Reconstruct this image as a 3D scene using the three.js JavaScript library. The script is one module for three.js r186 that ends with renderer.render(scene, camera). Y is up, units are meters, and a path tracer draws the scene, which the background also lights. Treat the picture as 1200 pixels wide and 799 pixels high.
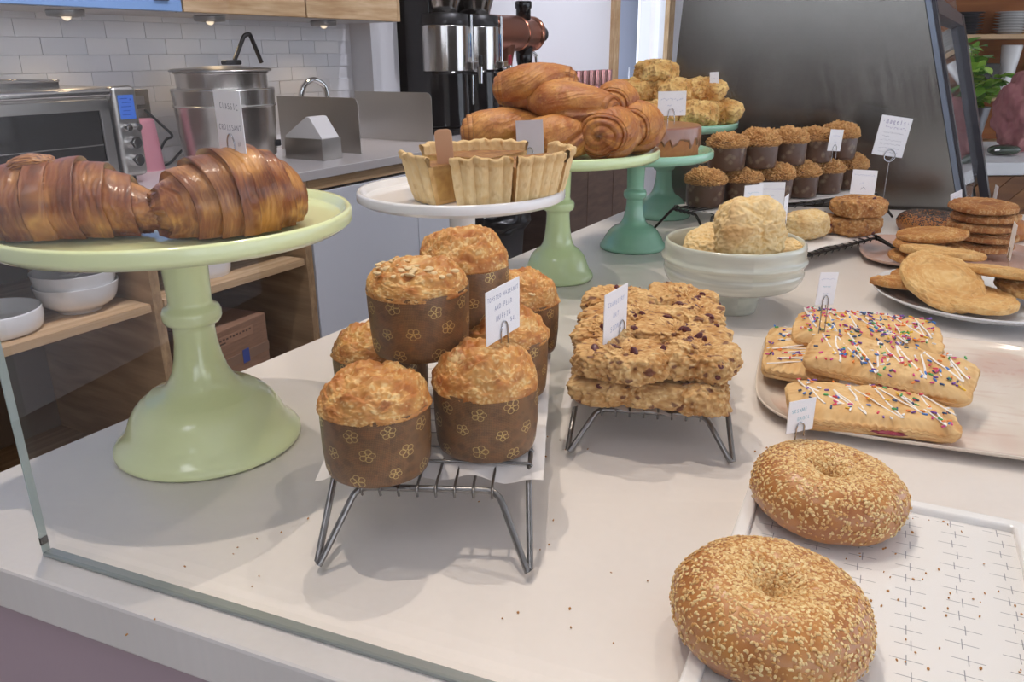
import * as THREE from 'three';
import { RoundedBoxGeometry } from 'three/addons/geometries/RoundedBoxGeometry.js';
import { mergeGeometries, mergeVertices } from 'three/addons/utils/BufferGeometryUtils.js';
import { ImprovedNoise } from 'three/addons/math/ImprovedNoise.js';
import { RectAreaLightUniformsLib } from 'three/addons/lights/RectAreaLightUniformsLib.js';

// ---------------------------------------------------------------- camera, sky, lights, exposure
const CT = 0.92;                                   // height of both worktops
const rad = (d) => d * Math.PI / 180;
const scene = new THREE.Scene();
const camera = new THREE.PerspectiveCamera(46.45, 1200 / 799, 0.02, 60);
camera.position.set(0, CT + 0.36, 0);
camera.rotation.order = 'YXZ';
camera.rotation.set(rad(-19.9), 0, rad(-0.4));
scene.add(camera);
const renderer = new THREE.WebGLRenderer({ antialias: true });
renderer.toneMapping = THREE.LinearToneMapping;
renderer.toneMappingExposure = 0.37;
renderer.shadowMap.enabled = true;
scene.background = new THREE.Color(0.86, 0.93, 1.06).multiplyScalar(7.2);   // bright hazy daylight outside the shop windows
RectAreaLightUniformsLib.init();
const SPOTS = [[-0.46, -0.83, 14, -0.40, -0.66, 36], [0.0, -1.62, 13, 0.02, -0.80, 36], [0.20, -2.20, 4, 0.35, -1.4, 36], [0.85, -1.30, 8, 0.70, -1.0, 36]];     // ceiling spots out of view, placed to light the display: x, z, candela, aim x, aim z, half angle
const FILL_SPOTS = [[0.9, 0.85, 0.7, 2.1], [2.2, 0.85, 2.1, 2.1], [3.4, 0.85, 3.6, 2.2], [4.9, 0.85, 5.2, 2.4]];   // added fill spots turned to the back counter and wall: s, l, aim s, aim l
const SPOT_COLOR = new THREE.Color(1.0, 0.885, 0.76);

// ---------------------------------------------------------------- helpers
// the shop's own axes: s runs along the two counters (away from the camera), l runs from the display counter to the back wall
const TH = rad(30.5), AX = [Math.sin(TH), -Math.cos(TH)], NX = [-Math.cos(TH), -Math.sin(TH)], ROT = Math.PI / 2 - TH;
const W = (s, l, y = 0) => new THREE.Vector3(s * AX[0] + l * NX[0], y, s * AX[1] + l * NX[1]);
const V = (x, y, z) => new THREE.Vector3(x, y, z);
let seedState = 7;
function srand(n) { seedState = n * 2654435761 % 4294967296; }
function rnd(a = 1, b) { seedState = (seedState * 1664525 + 1013904223) % 4294967296; const r = seedState / 4294967296; return b === undefined ? r * a : a + r * (b - a); }
const N3 = new ImprovedNoise();
const noise = (x, y, z) => N3.noise(x + 31.7, y + 17.3, z + 51.9);
function fbm(x, y, z, o = 4) { let s = 0, a = 0.5; for (let i = 0; i < o; i++) { s += a * noise(x, y, z); x *= 2.03; y *= 2.03; z *= 2.03; a *= 0.5; } return s; }
const clamp = (x, a = 0, b = 1) => Math.min(b, Math.max(a, x));
const sst = (a, b, x) => { const t = clamp((x - a) / (b - a)); return t * t * (3 - 2 * t); };
const mixc = (a, b, t) => [a[0] + (b[0] - a[0]) * t, a[1] + (b[1] - a[1]) * t, a[2] + (b[2] - a[2]) * t];
const lin = (hex) => { const c = new THREE.Color(hex); return [c.r, c.g, c.b]; };
const used = {};
function numbered(name) { used[name] = (used[name] ?? -1) + 1; return used[name] ? name + '_' + String(used[name]).padStart(3, '0') : name; }
const mat = (color, roughness = 0.6, o = {}) => new THREE.MeshPhysicalMaterial({ color, roughness, ...o });
function part(name, geo, m, parent) { const o = new THREE.Mesh(geo, m); o.name = name; o.castShadow = o.receiveShadow = true; parent.add(o); return o; }
function tag(o, label, category, group) { o.userData.label = label; o.userData.category = category; if (group) o.userData.group = group; return o; }
function thing(name, label, category, pos, turn = 0, group) {
  const o = new THREE.Group(); o.name = numbered(name); scene.add(o); o.position.copy(pos); o.rotation.y = turn; return tag(o, label, category, group);
}
function solid(name, geo, m, label, category, pos = V(0, 0, 0), turn = 0, group) { const o = part(numbered(name), geo, m, scene); o.position.copy(pos); o.rotation.y = turn; return tag(o, label, category, group); }
function structure(name, geo, m, pos = V(0, 0, 0), turn = 0, parent = scene) { const o = part(name, geo, m, parent); o.position.copy(pos); o.rotation.y = turn; o.userData.kind = 'structure'; return o; }
function dup(root, pos, turn, label, group) {
  const r = root.clone(); r.name = numbered(root.name.replace(/_\d\d\d$/, '')); r.userData = { ...root.userData }; scene.add(r); r.position.copy(pos); r.rotation.set(0, turn, 0);
  if (label) r.userData.label = label; if (group) r.userData.group = group; return r;
}
const rb = (w, h, d, r = 0.003, s = 2) => new RoundedBoxGeometry(w, h, d, s, Math.min(r, w / 2.01, h / 2.01, d / 2.01));
const mv = (g, x, y, z) => { g.translate(x, y, z); return g; };
function bx(w, h, d, x, y, z, r = 0.002) { return mv(rb(w, h, d, r, 1), x, y, z); }
const tube = (pts, r, seg = 32, rs = 8, closed = false, tension = 0.5) => new THREE.TubeGeometry(new THREE.CatmullRomCurve3(pts.map((p) => p.isVector3 ? p : V(...p)), closed, 'catmullrom', tension), seg, r, rs, closed);
function path(pts, r, bend = 0.008, rs = 8) {       // a bent rod: straight runs with rounded corners
  const c = new THREE.CurvePath(), P = pts.map((p) => V(...p));
  let a = P[0];
  for (let i = 1; i < P.length; i++) {
    if (i === P.length - 1) { c.add(new THREE.LineCurve3(a, P[i])); break; }
    const d0 = P[i].clone().sub(a), d1 = P[i + 1].clone().sub(P[i]), b = Math.min(bend, d0.length() * 0.45, d1.length() * 0.45);
    const p0 = P[i].clone().addScaledVector(d0.normalize(), -b), p1 = P[i].clone().addScaledVector(d1.normalize(), b);
    c.add(new THREE.LineCurve3(a, p0)); c.add(new THREE.QuadraticBezierCurve3(p0, P[i], p1)); a = p1;
  }
  const S = []; c.curves.forEach((k, i) => { const n = k.isLineCurve3 ? 3 : 6; for (let j = i ? 1 : 0; j <= n; j++) S.push(k.getPoint(j / n)); });
  const poly = new THREE.CatmullRomCurve3(S, false, 'centripetal', 0.1);
  return new THREE.TubeGeometry(poly, S.length * 2, r, rs, false);
}
const lathe = (pts, seg = 64) => new THREE.LatheGeometry(pts.map((p) => new THREE.Vector2(p[0], p[1])), seg);
const spline2 = (pts, n = 80) => new THREE.SplineCurve(pts.map((p) => new THREE.Vector2(p[0], p[1]))).getPoints(n).map((p) => [Math.max(0, p.x), p.y]);
function merge(list) {
  return mergeGeometries(list.map((g) => { const q = g.index ? g.toNonIndexed() : g.clone(); for (const k of Object.keys(q.attributes)) if (!['position', 'normal', 'uv'].includes(k)) q.deleteAttribute(k); if (!q.attributes.uv) q.setAttribute('uv', new THREE.BufferAttribute(new Float32Array(q.attributes.position.count * 2), 2)); return q; }));
}
function geoFrom(P, C, I, UV) {
  const g = new THREE.BufferGeometry(); g.setAttribute('position', new THREE.Float32BufferAttribute(P, 3)); if (C) g.setAttribute('color', new THREE.Float32BufferAttribute(C, 3));
  if (UV) g.setAttribute('uv', new THREE.Float32BufferAttribute(UV, 2)); g.setIndex(I); g.computeVertexNormals(); return g;
}
function surf(nu, nv, f, wrap = true) {              // u rows, v round; f(u, v) -> [x, y, z, r, g, b]
  const P = [], C = [], I = [], m = wrap ? nv : nv + 1;
  for (let i = 0; i <= nu; i++) for (let j = 0; j < m; j++) { const q = f(i / nu, j / nv); P.push(q[0], q[1], q[2]); C.push(q[3], q[4], q[5]); }
  for (let i = 0; i < nu; i++) for (let j = 0; j < nv; j++) { const a = i * m + j, b = i * m + (j + 1) % m, c = a + m, d = b + m; I.push(a, c, b, b, c, d); }
  return geoFrom(P, C, I);
}
const icos = {};
function blob(detail, f) {                           // f(direction) -> [x, y, z, r, g, b]
  if (!icos[detail]) { const g = new THREE.IcosahedronGeometry(1, detail); g.deleteAttribute('normal'); g.deleteAttribute('uv'); icos[detail] = mergeVertices(g, 1e-5); }
  const src = icos[detail], p = src.attributes.position, P = [], C = [];
  for (let i = 0; i < p.count; i++) { const q = f(p.getX(i), p.getY(i), p.getZ(i)); P.push(q[0], q[1], q[2]); C.push(q[3], q[4], q[5]); }
  return geoFrom(P, C, Array.from(src.index.array));
}
function superell(x, y, z, a, b, c, n) { const k = Math.pow(Math.pow(Math.abs(x / a), n) + Math.pow(Math.abs(y / b), n) + Math.pow(Math.abs(z / c), n), -1 / n); return [x * k, y * k, z * k]; }
function canvasTex(w, h, draw, srgb = true) {
  const c = document.createElement('canvas'); c.width = w; c.height = h; draw(c.getContext('2d'), w, h);
  const t = new THREE.CanvasTexture(c); if (srgb) t.colorSpace = THREE.SRGBColorSpace; t.wrapS = t.wrapT = THREE.RepeatWrapping; return t;
}
function dataTex(w, h, f, srgb = true) {             // f(u, v) -> [r, g, b] in 0..1
  const d = new Uint8Array(w * h * 4);
  for (let j = 0; j < h; j++) for (let i = 0; i < w; i++) { const c = f(i / w, j / h), k = (j * w + i) * 4; d[k] = clamp(c[0]) * 255; d[k + 1] = clamp(c[1]) * 255; d[k + 2] = clamp(c[2]) * 255; d[k + 3] = 255; }
  const t = new THREE.DataTexture(d, w, h); t.magFilter = THREE.LinearFilter; t.minFilter = THREE.LinearMipmapLinearFilter; t.generateMipmaps = true; t.wrapS = t.wrapT = THREE.RepeatWrapping; if (srgb) t.colorSpace = THREE.SRGBColorSpace; t.needsUpdate = true; return t;
}
function woodTex(light, dark, fx, fy, seed) {        // grain along u
  const a = new THREE.Color(light), b = new THREE.Color(dark);
  const A = [a.r, a.g, a.b].map((x) => Math.pow(x, 1 / 2.2)), B = [b.r, b.g, b.b].map((x) => Math.pow(x, 1 / 2.2));
  return dataTex(256, 256, (u, v) => { const t = clamp(0.5 + 1.1 * fbm(u * fx, v * fy + 0.6 * noise(u * 3, v * 3, seed), seed, 4) + 0.25 * noise(u * fx * 2, v * fy * 8, seed + 9)); return mixc(A, B, t); });
}
// ---------------------------------------------------------------- materials of the place
const quartzTex = dataTex(512, 512, (u, v) => { const n = 0.5 + 0.5 * fbm(u * 90, v * 90, 3, 3), m = fbm(u * 9, v * 9, 8, 3); const k = 0.965 + 0.03 * (n - 0.5) + 0.02 * m; return [0.925 * k, 0.895 * k, 0.87 * k]; });
const quartz = mat(0xffffff, 0.32, { map: quartzTex, clearcoat: 0.15, clearcoatRoughness: 0.25 });
const pinkFront = mat(0xb7a1a8, 0.55);
const lightWoodTex = woodTex(0xd8bb94, 0xb08a5e, 3, 26, 2), lightWood = mat(0xffffff, 0.55, { map: lightWoodTex });
const plyTex = woodTex(0xb99a72, 0x8e6f4c, 2, 22, 5), ply = mat(0xffffff, 0.6, { map: plyTex });
const brownTex = woodTex(0x6f5748, 0x4f3c32, 2, 24, 11), brownWood = mat(0xffffff, 0.5, { map: brownTex });
const whiteLam = mat(0xdfe2e8, 0.4), paint = mat(0xe8e7ea, 0.75), tileMat = [0xe6e6e9, 0xe0e1e5, 0xeae9ea].map((c) => mat(c, 0.28)), grout = mat(0xdddde0, 0.9);
const steelTex = dataTex(256, 256, (u, v) => { const k = 0.5 + 0.35 * noise(u * 3, v * 120, 4) + 0.2 * noise(u * 7, v * 260, 9); return [k, 0.40 + 0.05 * k, k]; }, false);
const steel = mat(0xbdb9b3, 0.3, { metalness: 1, roughnessMap: steelTex, roughness: 0.75 });
const steelSmooth = mat(0xc3bfba, 0.16, { metalness: 1 }), chrome = mat(0xdedede, 0.07, { metalness: 1 });
const blackPl = mat(0x1b1a1b, 0.4), blackGloss = mat(0x121113, 0.15), darkMetal = mat(0x4b4744, 0.38, { metalness: 0.85 }), blackWire = mat(0x2b2724, 0.45, { metalness: 0.6 });
const wireMat = mat(0x8d8a88, 0.28, { metalness: 1 });
const concrete = mat(0xc2bbb4, 0.7, { map: dataTex(256, 256, (u, v) => { const k = 0.8 + 0.25 * fbm(u * 12, v * 12, 7, 4); return [k, k, k]; }) });
const glassMat = new THREE.MeshPhysicalMaterial({ color: 0xffffff, roughness: 0.0, transmission: 1, thickness: 0, ior: 1.45 });
const edgeMat = mat(0xc6d0ca, 0.15, { transmission: 0.35, thickness: 0 });
const whiteCeramic = mat(0xf0efed, 0.16, { clearcoat: 0.6, clearcoatRoughness: 0.08 });

// ---------------------------------------------------------------- the room
const SH = (s0, s1, l0, l1, y0, y1) => { const g = new THREE.BoxGeometry(s1 - s0, y1 - y0, l1 - l0); return g; };
const SP = (s0, s1, l0, l1, y0, y1) => W((s0 + s1) / 2, (l0 + l1) / 2, (y0 + y1) / 2);
function slabS(name, a, m, parent) { return structure(name, SH(...a), m, SP(...a), ROT, parent); }
slabS('floor', [-3.2, 8.6, -4.2, 2.9, -0.12, 0], concrete);
slabS('ceiling', [-3.2, 8.6, -4.2, 2.9, 3.5, 3.62], mat(0xe9e7e4, 0.85));
// back wall behind the work counter
slabS('wall_back', [-3.2, 6.33, 2.57, 2.8, 0, 3.5], paint);
slabS('wall_back_sill', [6.33, 6.97, 2.57, 2.8, 0, 0.80], paint);
slabS('wall_back_top', [6.33, 6.97, 2.57, 2.8, 2.7, 3.5], paint);
slabS('wall_back_end', [6.97, 8.6, 2.57, 2.8, 0, 3.5], paint);
slabS('trim_2', [5.83, 5.94, 2.54, 2.57, 0, 3.5], lightWood);
slabS('trim_12', [5.94, 6.33, 2.555, 2.57, 0, 3.5], mat(0xb4bfd6, 0.6));
slabS('trim_13', [6.97, 7.10, 2.53, 2.57, 0, 3.5], lightWood);
{ const w = slabS('window_1', [6.33, 6.97, 2.60, 2.63, 0.80, 0.84], lightWood);
  const p = part('pane', new THREE.BoxGeometry(0.62, 1.86, 0.006), glassMat, w); p.position.set(0, 0.95, 0); }
{ // glazed tiles of the backsplash, set one by one on the wall
  const bs = structure('trim_1', SH(0.4, 2.93, 2.560, 2.57, CT, CT + 0.52), grout, SP(0.4, 2.93, 2.560, 2.57, CT, CT + 0.52), ROT);
  srand(5);
  const tw = 0.148, th = 0.052, g = [0, 1].map((k) => rb(tw - 0.0014 - k * 0.0003, th - 0.0014, 0.006, 0.0008, 1));
  for (let r = 0; r < 10; r++) for (let c = 0; c < 18; c++) {
    const x = -1.265 + tw * (c + (r % 2 ? 0.5 : 0) + 0.5); if (x > 1.265 - tw / 2 + 0.001) continue;
    const t = part('tile', g[(r + c) % 2], tileMat[Math.floor(rnd(3))], bs); t.position.set(x, -0.26 + th * (r + 0.5), 0.0075); t.rotation.y = rnd(-0.004, 0.004); t.rotation.x = rnd(-0.006, 0.006);
  }
}
slabS('wall_pier', [2.93, 3.12, 2.44, 2.57, CT, 3.5], mat(0xd3d2d4, 0.7));
slabS('wall_far', [8.4, 8.6, -4.2, 2.57, 0, 3.5], paint);
// shop front on the customers' side, out of view, placed to let in daylight: low sill, tall panes between posts
slabS('wall_front', [-3.2, 8.6, -4.2, -4.0, 0, 0.35], paint);
slabS('wall_front_top', [-3.2, 8.6, -4.2, -4.0, 2.85, 3.5], paint);
for (let i = 0; i < 8; i++) { const s = -3.1 + i * 1.66; slabS('trim_' + (3 + i), [s, s + 0.09, -4.18, -4.02, 0.35, 2.85], brownWood);
  if (i < 7) { const p = structure('window_' + (3 + i), new THREE.BoxGeometry(1.57, 2.5, 0.008), glassMat, W(s + 0.875, -4.1, 1.6), ROT); } }
// wall behind the camera, out of view: tone and window chosen for daylight and steel reflection
const entranceMat = mat(0x8d8078, 0.8);
slabS('wall_entrance', [-3.4, -3.2, -4.2, 2.8, 0, 1.5], entranceMat);
slabS('wall_entrance_top', [-3.4, -3.2, -4.2, 2.8, 2.9, 3.5], entranceMat);
slabS('wall_entrance_pier_1', [-3.4, -3.2, -0.9, 2.8, 1.5, 2.9], entranceMat);
slabS('wall_entrance_pier_2', [-3.4, -3.2, -4.2, -4.0, 1.5, 2.9], entranceMat);
slabS('window_10', [-3.31, -3.3, -4.0, -0.9, 1.5, 2.9], glassMat);

// ---------------------------------------------------------------- display counter
{
  const pts = [[-0.526, -0.563], [1.75, 0.404], [2.1, -1.60], [0.355, -2.055]];
  const shp = new THREE.Shape(pts.map(([x, z]) => new THREE.Vector2(x, -z)));
  const g = new THREE.ExtrudeGeometry(shp, { depth: 0.034, bevelEnabled: true, bevelThickness: 0.003, bevelSize: 0.003, bevelOffset: -0.003, bevelSegments: 2 });
  g.rotateX(-Math.PI / 2); g.translate(0, -0.037, 0);
  { const p = g.attributes.position, uv = g.attributes.uv; for (let i = 0; i < p.count; i++) uv.setXY(i, p.getX(i) * 1.7, p.getZ(i) * 1.7); }
  const c = thing('display_counter', 'long pale stone counter carrying the pastry display behind the glass screen', 'counter', V(0, CT, 0));
  part('worktop', g, quartz, c);
  const cx = pts.reduce((a, p) => a + p[0], 0) / 4, cz = pts.reduce((a, p) => a + p[1], 0) / 4;
  const body = new THREE.Shape(pts.map(([x, z]) => { const d = Math.hypot(x - cx, z - cz), k = (d - 0.045) / d; return new THREE.Vector2(cx + (x - cx) * k, -(cz + (z - cz) * k)); }));
  const bg = new THREE.ExtrudeGeometry(body, { depth: CT - 0.037, bevelEnabled: false }); bg.rotateX(-Math.PI / 2); bg.translate(0, -CT, 0);
  part('cabinet', bg, pinkFront, c);
}
{ // clear screen along the end of the counter
  const dir = Math.atan2(0.382, 0.924), L = 1.9;
  const t = thing('glass_screen', 'clear upright glass screen along the edge of the display counter', 'glass screen', V(-0.359, CT, -0.521), -dir);
  part('pane', mv(new THREE.BoxGeometry(L, 0.62, 0.006), L / 2, 0.31 + 0.002, 0), glassMat, t);
  part('polished_edge', bx(0.0015, 0.62, 0.0062, -0.0008, 0.312, 0, 0.0004), edgeMat, t);
  part('bottom_seal', bx(L, 0.003, 0.009, L / 2, 0.0015, 0, 0.001), mat(0x9a9f9b, 0.25, { metalness: 0.3 }), t);
  part('corner_clip', bx(0.002, 0.007, 0.0065, -0.001, 0.012, 0, 0.0005), darkMetal, t);
}

// ---------------------------------------------------------------- unseen spotlights over the counter, added fill lamps for the rest
{
  SPOTS.forEach(([x, z, cd, ax, az, half], i) => {
    const y = 3.33, t = thing('unseen_spotlight', ['unseen black spotlight lighting the croissant stand', 'unseen black spotlight lighting the tart stand', 'unseen black spotlight lighting the jade stands', 'unseen black spotlight lighting the cookie plates'][i], 'spotlight', V(x, y, z), 0, 'unseen spotlights over the display');
    part('stem', mv(new THREE.CylinderGeometry(0.008, 0.008, 0.09, 10), 0, 0.124, 0), blackPl, t);
    part('can', lathe([[0.012, 0.09], [0.04, 0.085], [0.047, 0.07], [0.047, -0.03], [0.043, -0.03], [0.042, 0.02], [0.0, 0.025]], 32), blackPl, t);
    part('lens', mv(new THREE.CylinderGeometry(0.041, 0.041, 0.003, 32), 0, -0.008, 0), new THREE.MeshStandardMaterial({ color: 0xffffff, emissive: SPOT_COLOR, emissiveIntensity: 6 }), t);
    const sp = new THREE.SpotLight(SPOT_COLOR, cd, 0, rad(half), 0.6, 2); sp.position.set(x, y - 0.035, z); sp.target.position.set(ax, CT, az); sp.castShadow = true; sp.shadow.radius = 0.9; scene.add(sp); scene.add(sp.target);
    sp.name = 'spot_beam_' + (i + 1);
  });
}

FILL_SPOTS.forEach(([s0, l0, s1, l1], i) => {  // added fill lamps that brighten the cabinet fronts and the white wall
  const y = 3.36, p = W(s0, l0, y), q = W(s1, l1, CT - 0.25), t = thing('unseen_spotlight', ['added white fill spotlight turned to the oven and shelves', 'added white fill spotlight turned to the soup kettle', 'added white fill spotlight turned to the coffee corner', 'added white fill spotlight turned to the far white wall'][i], 'spotlight', p, 0, 'added fill spotlights for the back counter');
  const h = new THREE.Group(); h.name = 'head'; t.add(h); h.quaternion.setFromUnitVectors(V(0, -1, 0), q.clone().sub(p).normalize());
  part('can', lathe([[0.012, 0.09], [0.04, 0.085], [0.047, 0.07], [0.047, -0.03], [0.043, -0.03], [0.042, 0.02], [0.0, 0.025]], 32), whiteLam, h);
  part('lens', mv(new THREE.CylinderGeometry(0.041, 0.041, 0.003, 32), 0, -0.008, 0), new THREE.MeshStandardMaterial({ color: 0xffffff, emissive: 0xf3f2ff, emissiveIntensity: 6 }), h);
  part('stem', mv(new THREE.CylinderGeometry(0.008, 0.008, 0.08, 10), 0, 0.10, 0), whiteLam, t);
  const sp = new THREE.SpotLight(0xf3f2ff, i === 3 ? 48 : 28, 0, rad(32), 0.8, 2); sp.position.copy(p).addScaledVector(q.clone().sub(p).normalize(), 0.036); sp.target.position.copy(q); sp.castShadow = true; sp.shadow.radius = 2; scene.add(sp, sp.target);
});
{ const sx = -1.2, l = 0.3, t = thing('added_fill_panel', 'added white fill light panel over the entrance end', 'light panel', W(sx, l, 3.5), ROT);  // added fill light, softly brightening the counter front
  part('frame', mv(rb(1.24, 0.04, 0.64, 0.004), 0, -0.02, 0), mat(0xf0f0f0, 0.5), t);
  part('diffuser', mv(new THREE.BoxGeometry(1.18, 0.004, 0.58), 0, -0.042, 0), new THREE.MeshStandardMaterial({ color: 0xffffff, emissive: 0xf4f6ff, emissiveIntensity: 3 }), t);
  const ra = new THREE.RectAreaLight(0xf0f2ff, 10, 1.18, 0.58); ra.position.copy(W(sx, l, 3.45)); ra.rotation.order = 'YXZ'; ra.rotation.set(-Math.PI / 2, ROT, 0); scene.add(ra); }

// ---------------------------------------------------------------- back counter
const thingS = (name, label, cat, s, l, y, turn = 0, group) => thing(name, label, cat, W(s, l, y), ROT + turn, group);
solid('worktop', rb(5.6, 0.032, 0.645, 0.003), mat(0xdcdde0, 0.22, { map: quartzTex }), 'long grey-white worktop running along the tiled back wall', 'worktop', W(1.85, 2.24, CT - 0.016), ROT);
{ // open shelving under the worktop: s -0.1 .. 1.945
  const t = thingS('shelf_unit', 'open plywood shelf unit holding white bowls under the back worktop', 'shelf', 0.925, 2.24, 0);
  const top = CT - 0.033;
  part('top_rail', bx(2.04, 0.05, 0.02, 0, top - 0.025, 0.30), lightWood, t);
  for (const x of [-1.01, 0.405, 1.0]) part('side_panel', bx(0.03, top - 0.08, 0.62, x, (top - 0.08) / 2 + 0.03, 0), ply, t);
  part('back_panel', bx(2.04, top - 0.05, 0.012, 0, top / 2, -0.30), mat(0x6d5a47, 0.8), t);
  part('shelf', bx(1.37, 0.024, 0.58, -0.303, CT - 0.298, 0.02), lightWood, t);
  part('shelf', bx(0.55, 0.024, 0.58, 0.7, CT - 0.298, 0.02), lightWood, t);
  part('bottom_panel', bx(2.04, 0.03, 0.6, 0, 0.10, 0), ply, t);
  part('plinth', bx(2.04, 0.08, 0.02, 0, 0.045, 0.22), blackPl, t);
}
{ const t = thingS('base_cabinet', 'white flat-fronted base cabinet beside the open plywood shelves', 'cabinet', 2.43, 2.24, 0);
  part('top_rail', bx(0.96, 0.035, 0.02, 0, CT - 0.051, 0.30), lightWood, t);
  part('body', bx(0.955, 0.74, 0.58, 0, 0.47, -0.005), whiteLam, t);
  part('door', bx(0.59, 0.745, 0.018, -0.185, 0.47, 0.30, 0.002), whiteLam, t);
  part('door', bx(0.37, 0.745, 0.018, 0.30, 0.47, 0.30, 0.002), whiteLam, t);
  part('plinth', bx(0.955, 0.09, 0.02, 0, 0.05, 0.23), blackPl, t); }
{ const t = thingS('waste_bin', 'tall black bin lined with a black bag in the gap under the worktop', 'bin', 3.32, 2.12, 0);
  part('bin', lathe(spline2([[0.001, 0.002], [0.15, 0.002], [0.17, 0.02], [0.21, 0.5], [0.215, 0.52], [0.2, 0.52], [0.16, 0.05]], 40), 40), mat(0x3c3a3b, 0.6), t);
  part('bag', blob(20, (x, y, z) => { const k = 1 + 0.16 * fbm(x * 2.4, y * 2.4, z * 2.4, 3); const c = lin(0x161516); return [x * 0.24 * k, 0.52 + y * 0.11 * k, z * 0.24 * k, ...c]; }), mat(0xffffff, 0.28, { vertexColors: true }), t); }
{ const t = thingS('base_cabinet', 'dark brown wooden base cabinet with black pull handles beyond the bin', 'cabinet', 4.32, 2.24, 0);
  part('body', bx(1.1, 0.78, 0.58, 0, 0.49, -0.005), brownWood, t);
  for (const x of [-0.36, 0.0, 0.36]) { const d = part('door', bx(0.352, 0.76, 0.018, x, 0.49, 0.30, 0.002), brownWood, t); part('handle', path([[x + 0.12, 0.80, 0.31], [x + 0.12, 0.80, 0.335], [x + 0.12, 0.68, 0.335], [x + 0.12, 0.68, 0.31]], 0.006, 0.006), blackPl, d); }
  part('plinth', bx(1.1, 0.09, 0.02, 0, 0.05, 0.23), blackPl, t); }
{ const t = thingS('wall_cabinet', 'pale blue wall cabinet over the toaster oven', 'cabinet', 1.0, 2.40, CT + 0.487);
  part('body', bx(1.58, 0.7, 0.30, 0, 0.35, -0.02), mat(0xb9b7b6, 0.6), t);
  for (const x of [-0.4, 0.4]) part('door', bx(0.785, 0.7, 0.02, x, 0.352, 0.15), mat(0x7fa3d6, 0.45), t);
  part('edge_pull', bx(0.05, 0.02, 0.008, 0.72, 0.04, 0.164), mat(0x2c3a55, 0.5), t); }
{ const t = thingS('wall_cabinet', 'light wood wall cabinet over the steel soup kettle', 'cabinet', 2.335, 2.40, CT + 0.487);
  part('body', bx(1.075, 0.7, 0.30, 0, 0.35, -0.02), mat(0xb9b7b6, 0.6), t);
  for (const x of [-0.27, 0.27]) part('door', bx(0.532, 0.7, 0.02, x, 0.352, 0.15), lightWood, t);
  part('end_panel', bx(0.018, 0.7, 0.32, 0.547, 0.352, 0), lightWood, t); }
[[1.485, 'round steel puck light under the blue wall cabinet'], [1.995, 'round steel puck light under the wooden cabinet nearer the blue one'], [2.55, 'round steel puck light under the wooden cabinet nearer the grey pier']].forEach(([s, label]) => {
  const t = thingS('puck_light', label, 'light', s, 2.36, CT + 0.487, 0, 'puck lights under the wall cabinets');
  part('housing', mv(lathe([[0.0, 0], [0.05, 0], [0.052, -0.004], [0.05, -0.018], [0.03, -0.02], [0.028, -0.016], [0, -0.014]], 32), 0, 0, 0), mat(0x9b9a99, 0.35, { metalness: 0.8 }), t);
  part('bulb', mv(new THREE.SphereGeometry(0.014, 16, 10), 0, -0.016, 0), new THREE.MeshStandardMaterial({ color: 0xffffff, emissive: 0xffe2b8, emissiveIntensity: 2.2 }), t);
  const sp = new THREE.SpotLight(0xffe0b5, 0.35, 0, rad(70), 1, 2); sp.position.copy(W(s, 2.36, CT + 0.45)); sp.target.position.copy(W(s, 2.36, 0)); sp.castShadow = true; scene.add(sp, sp.target);
});
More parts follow.
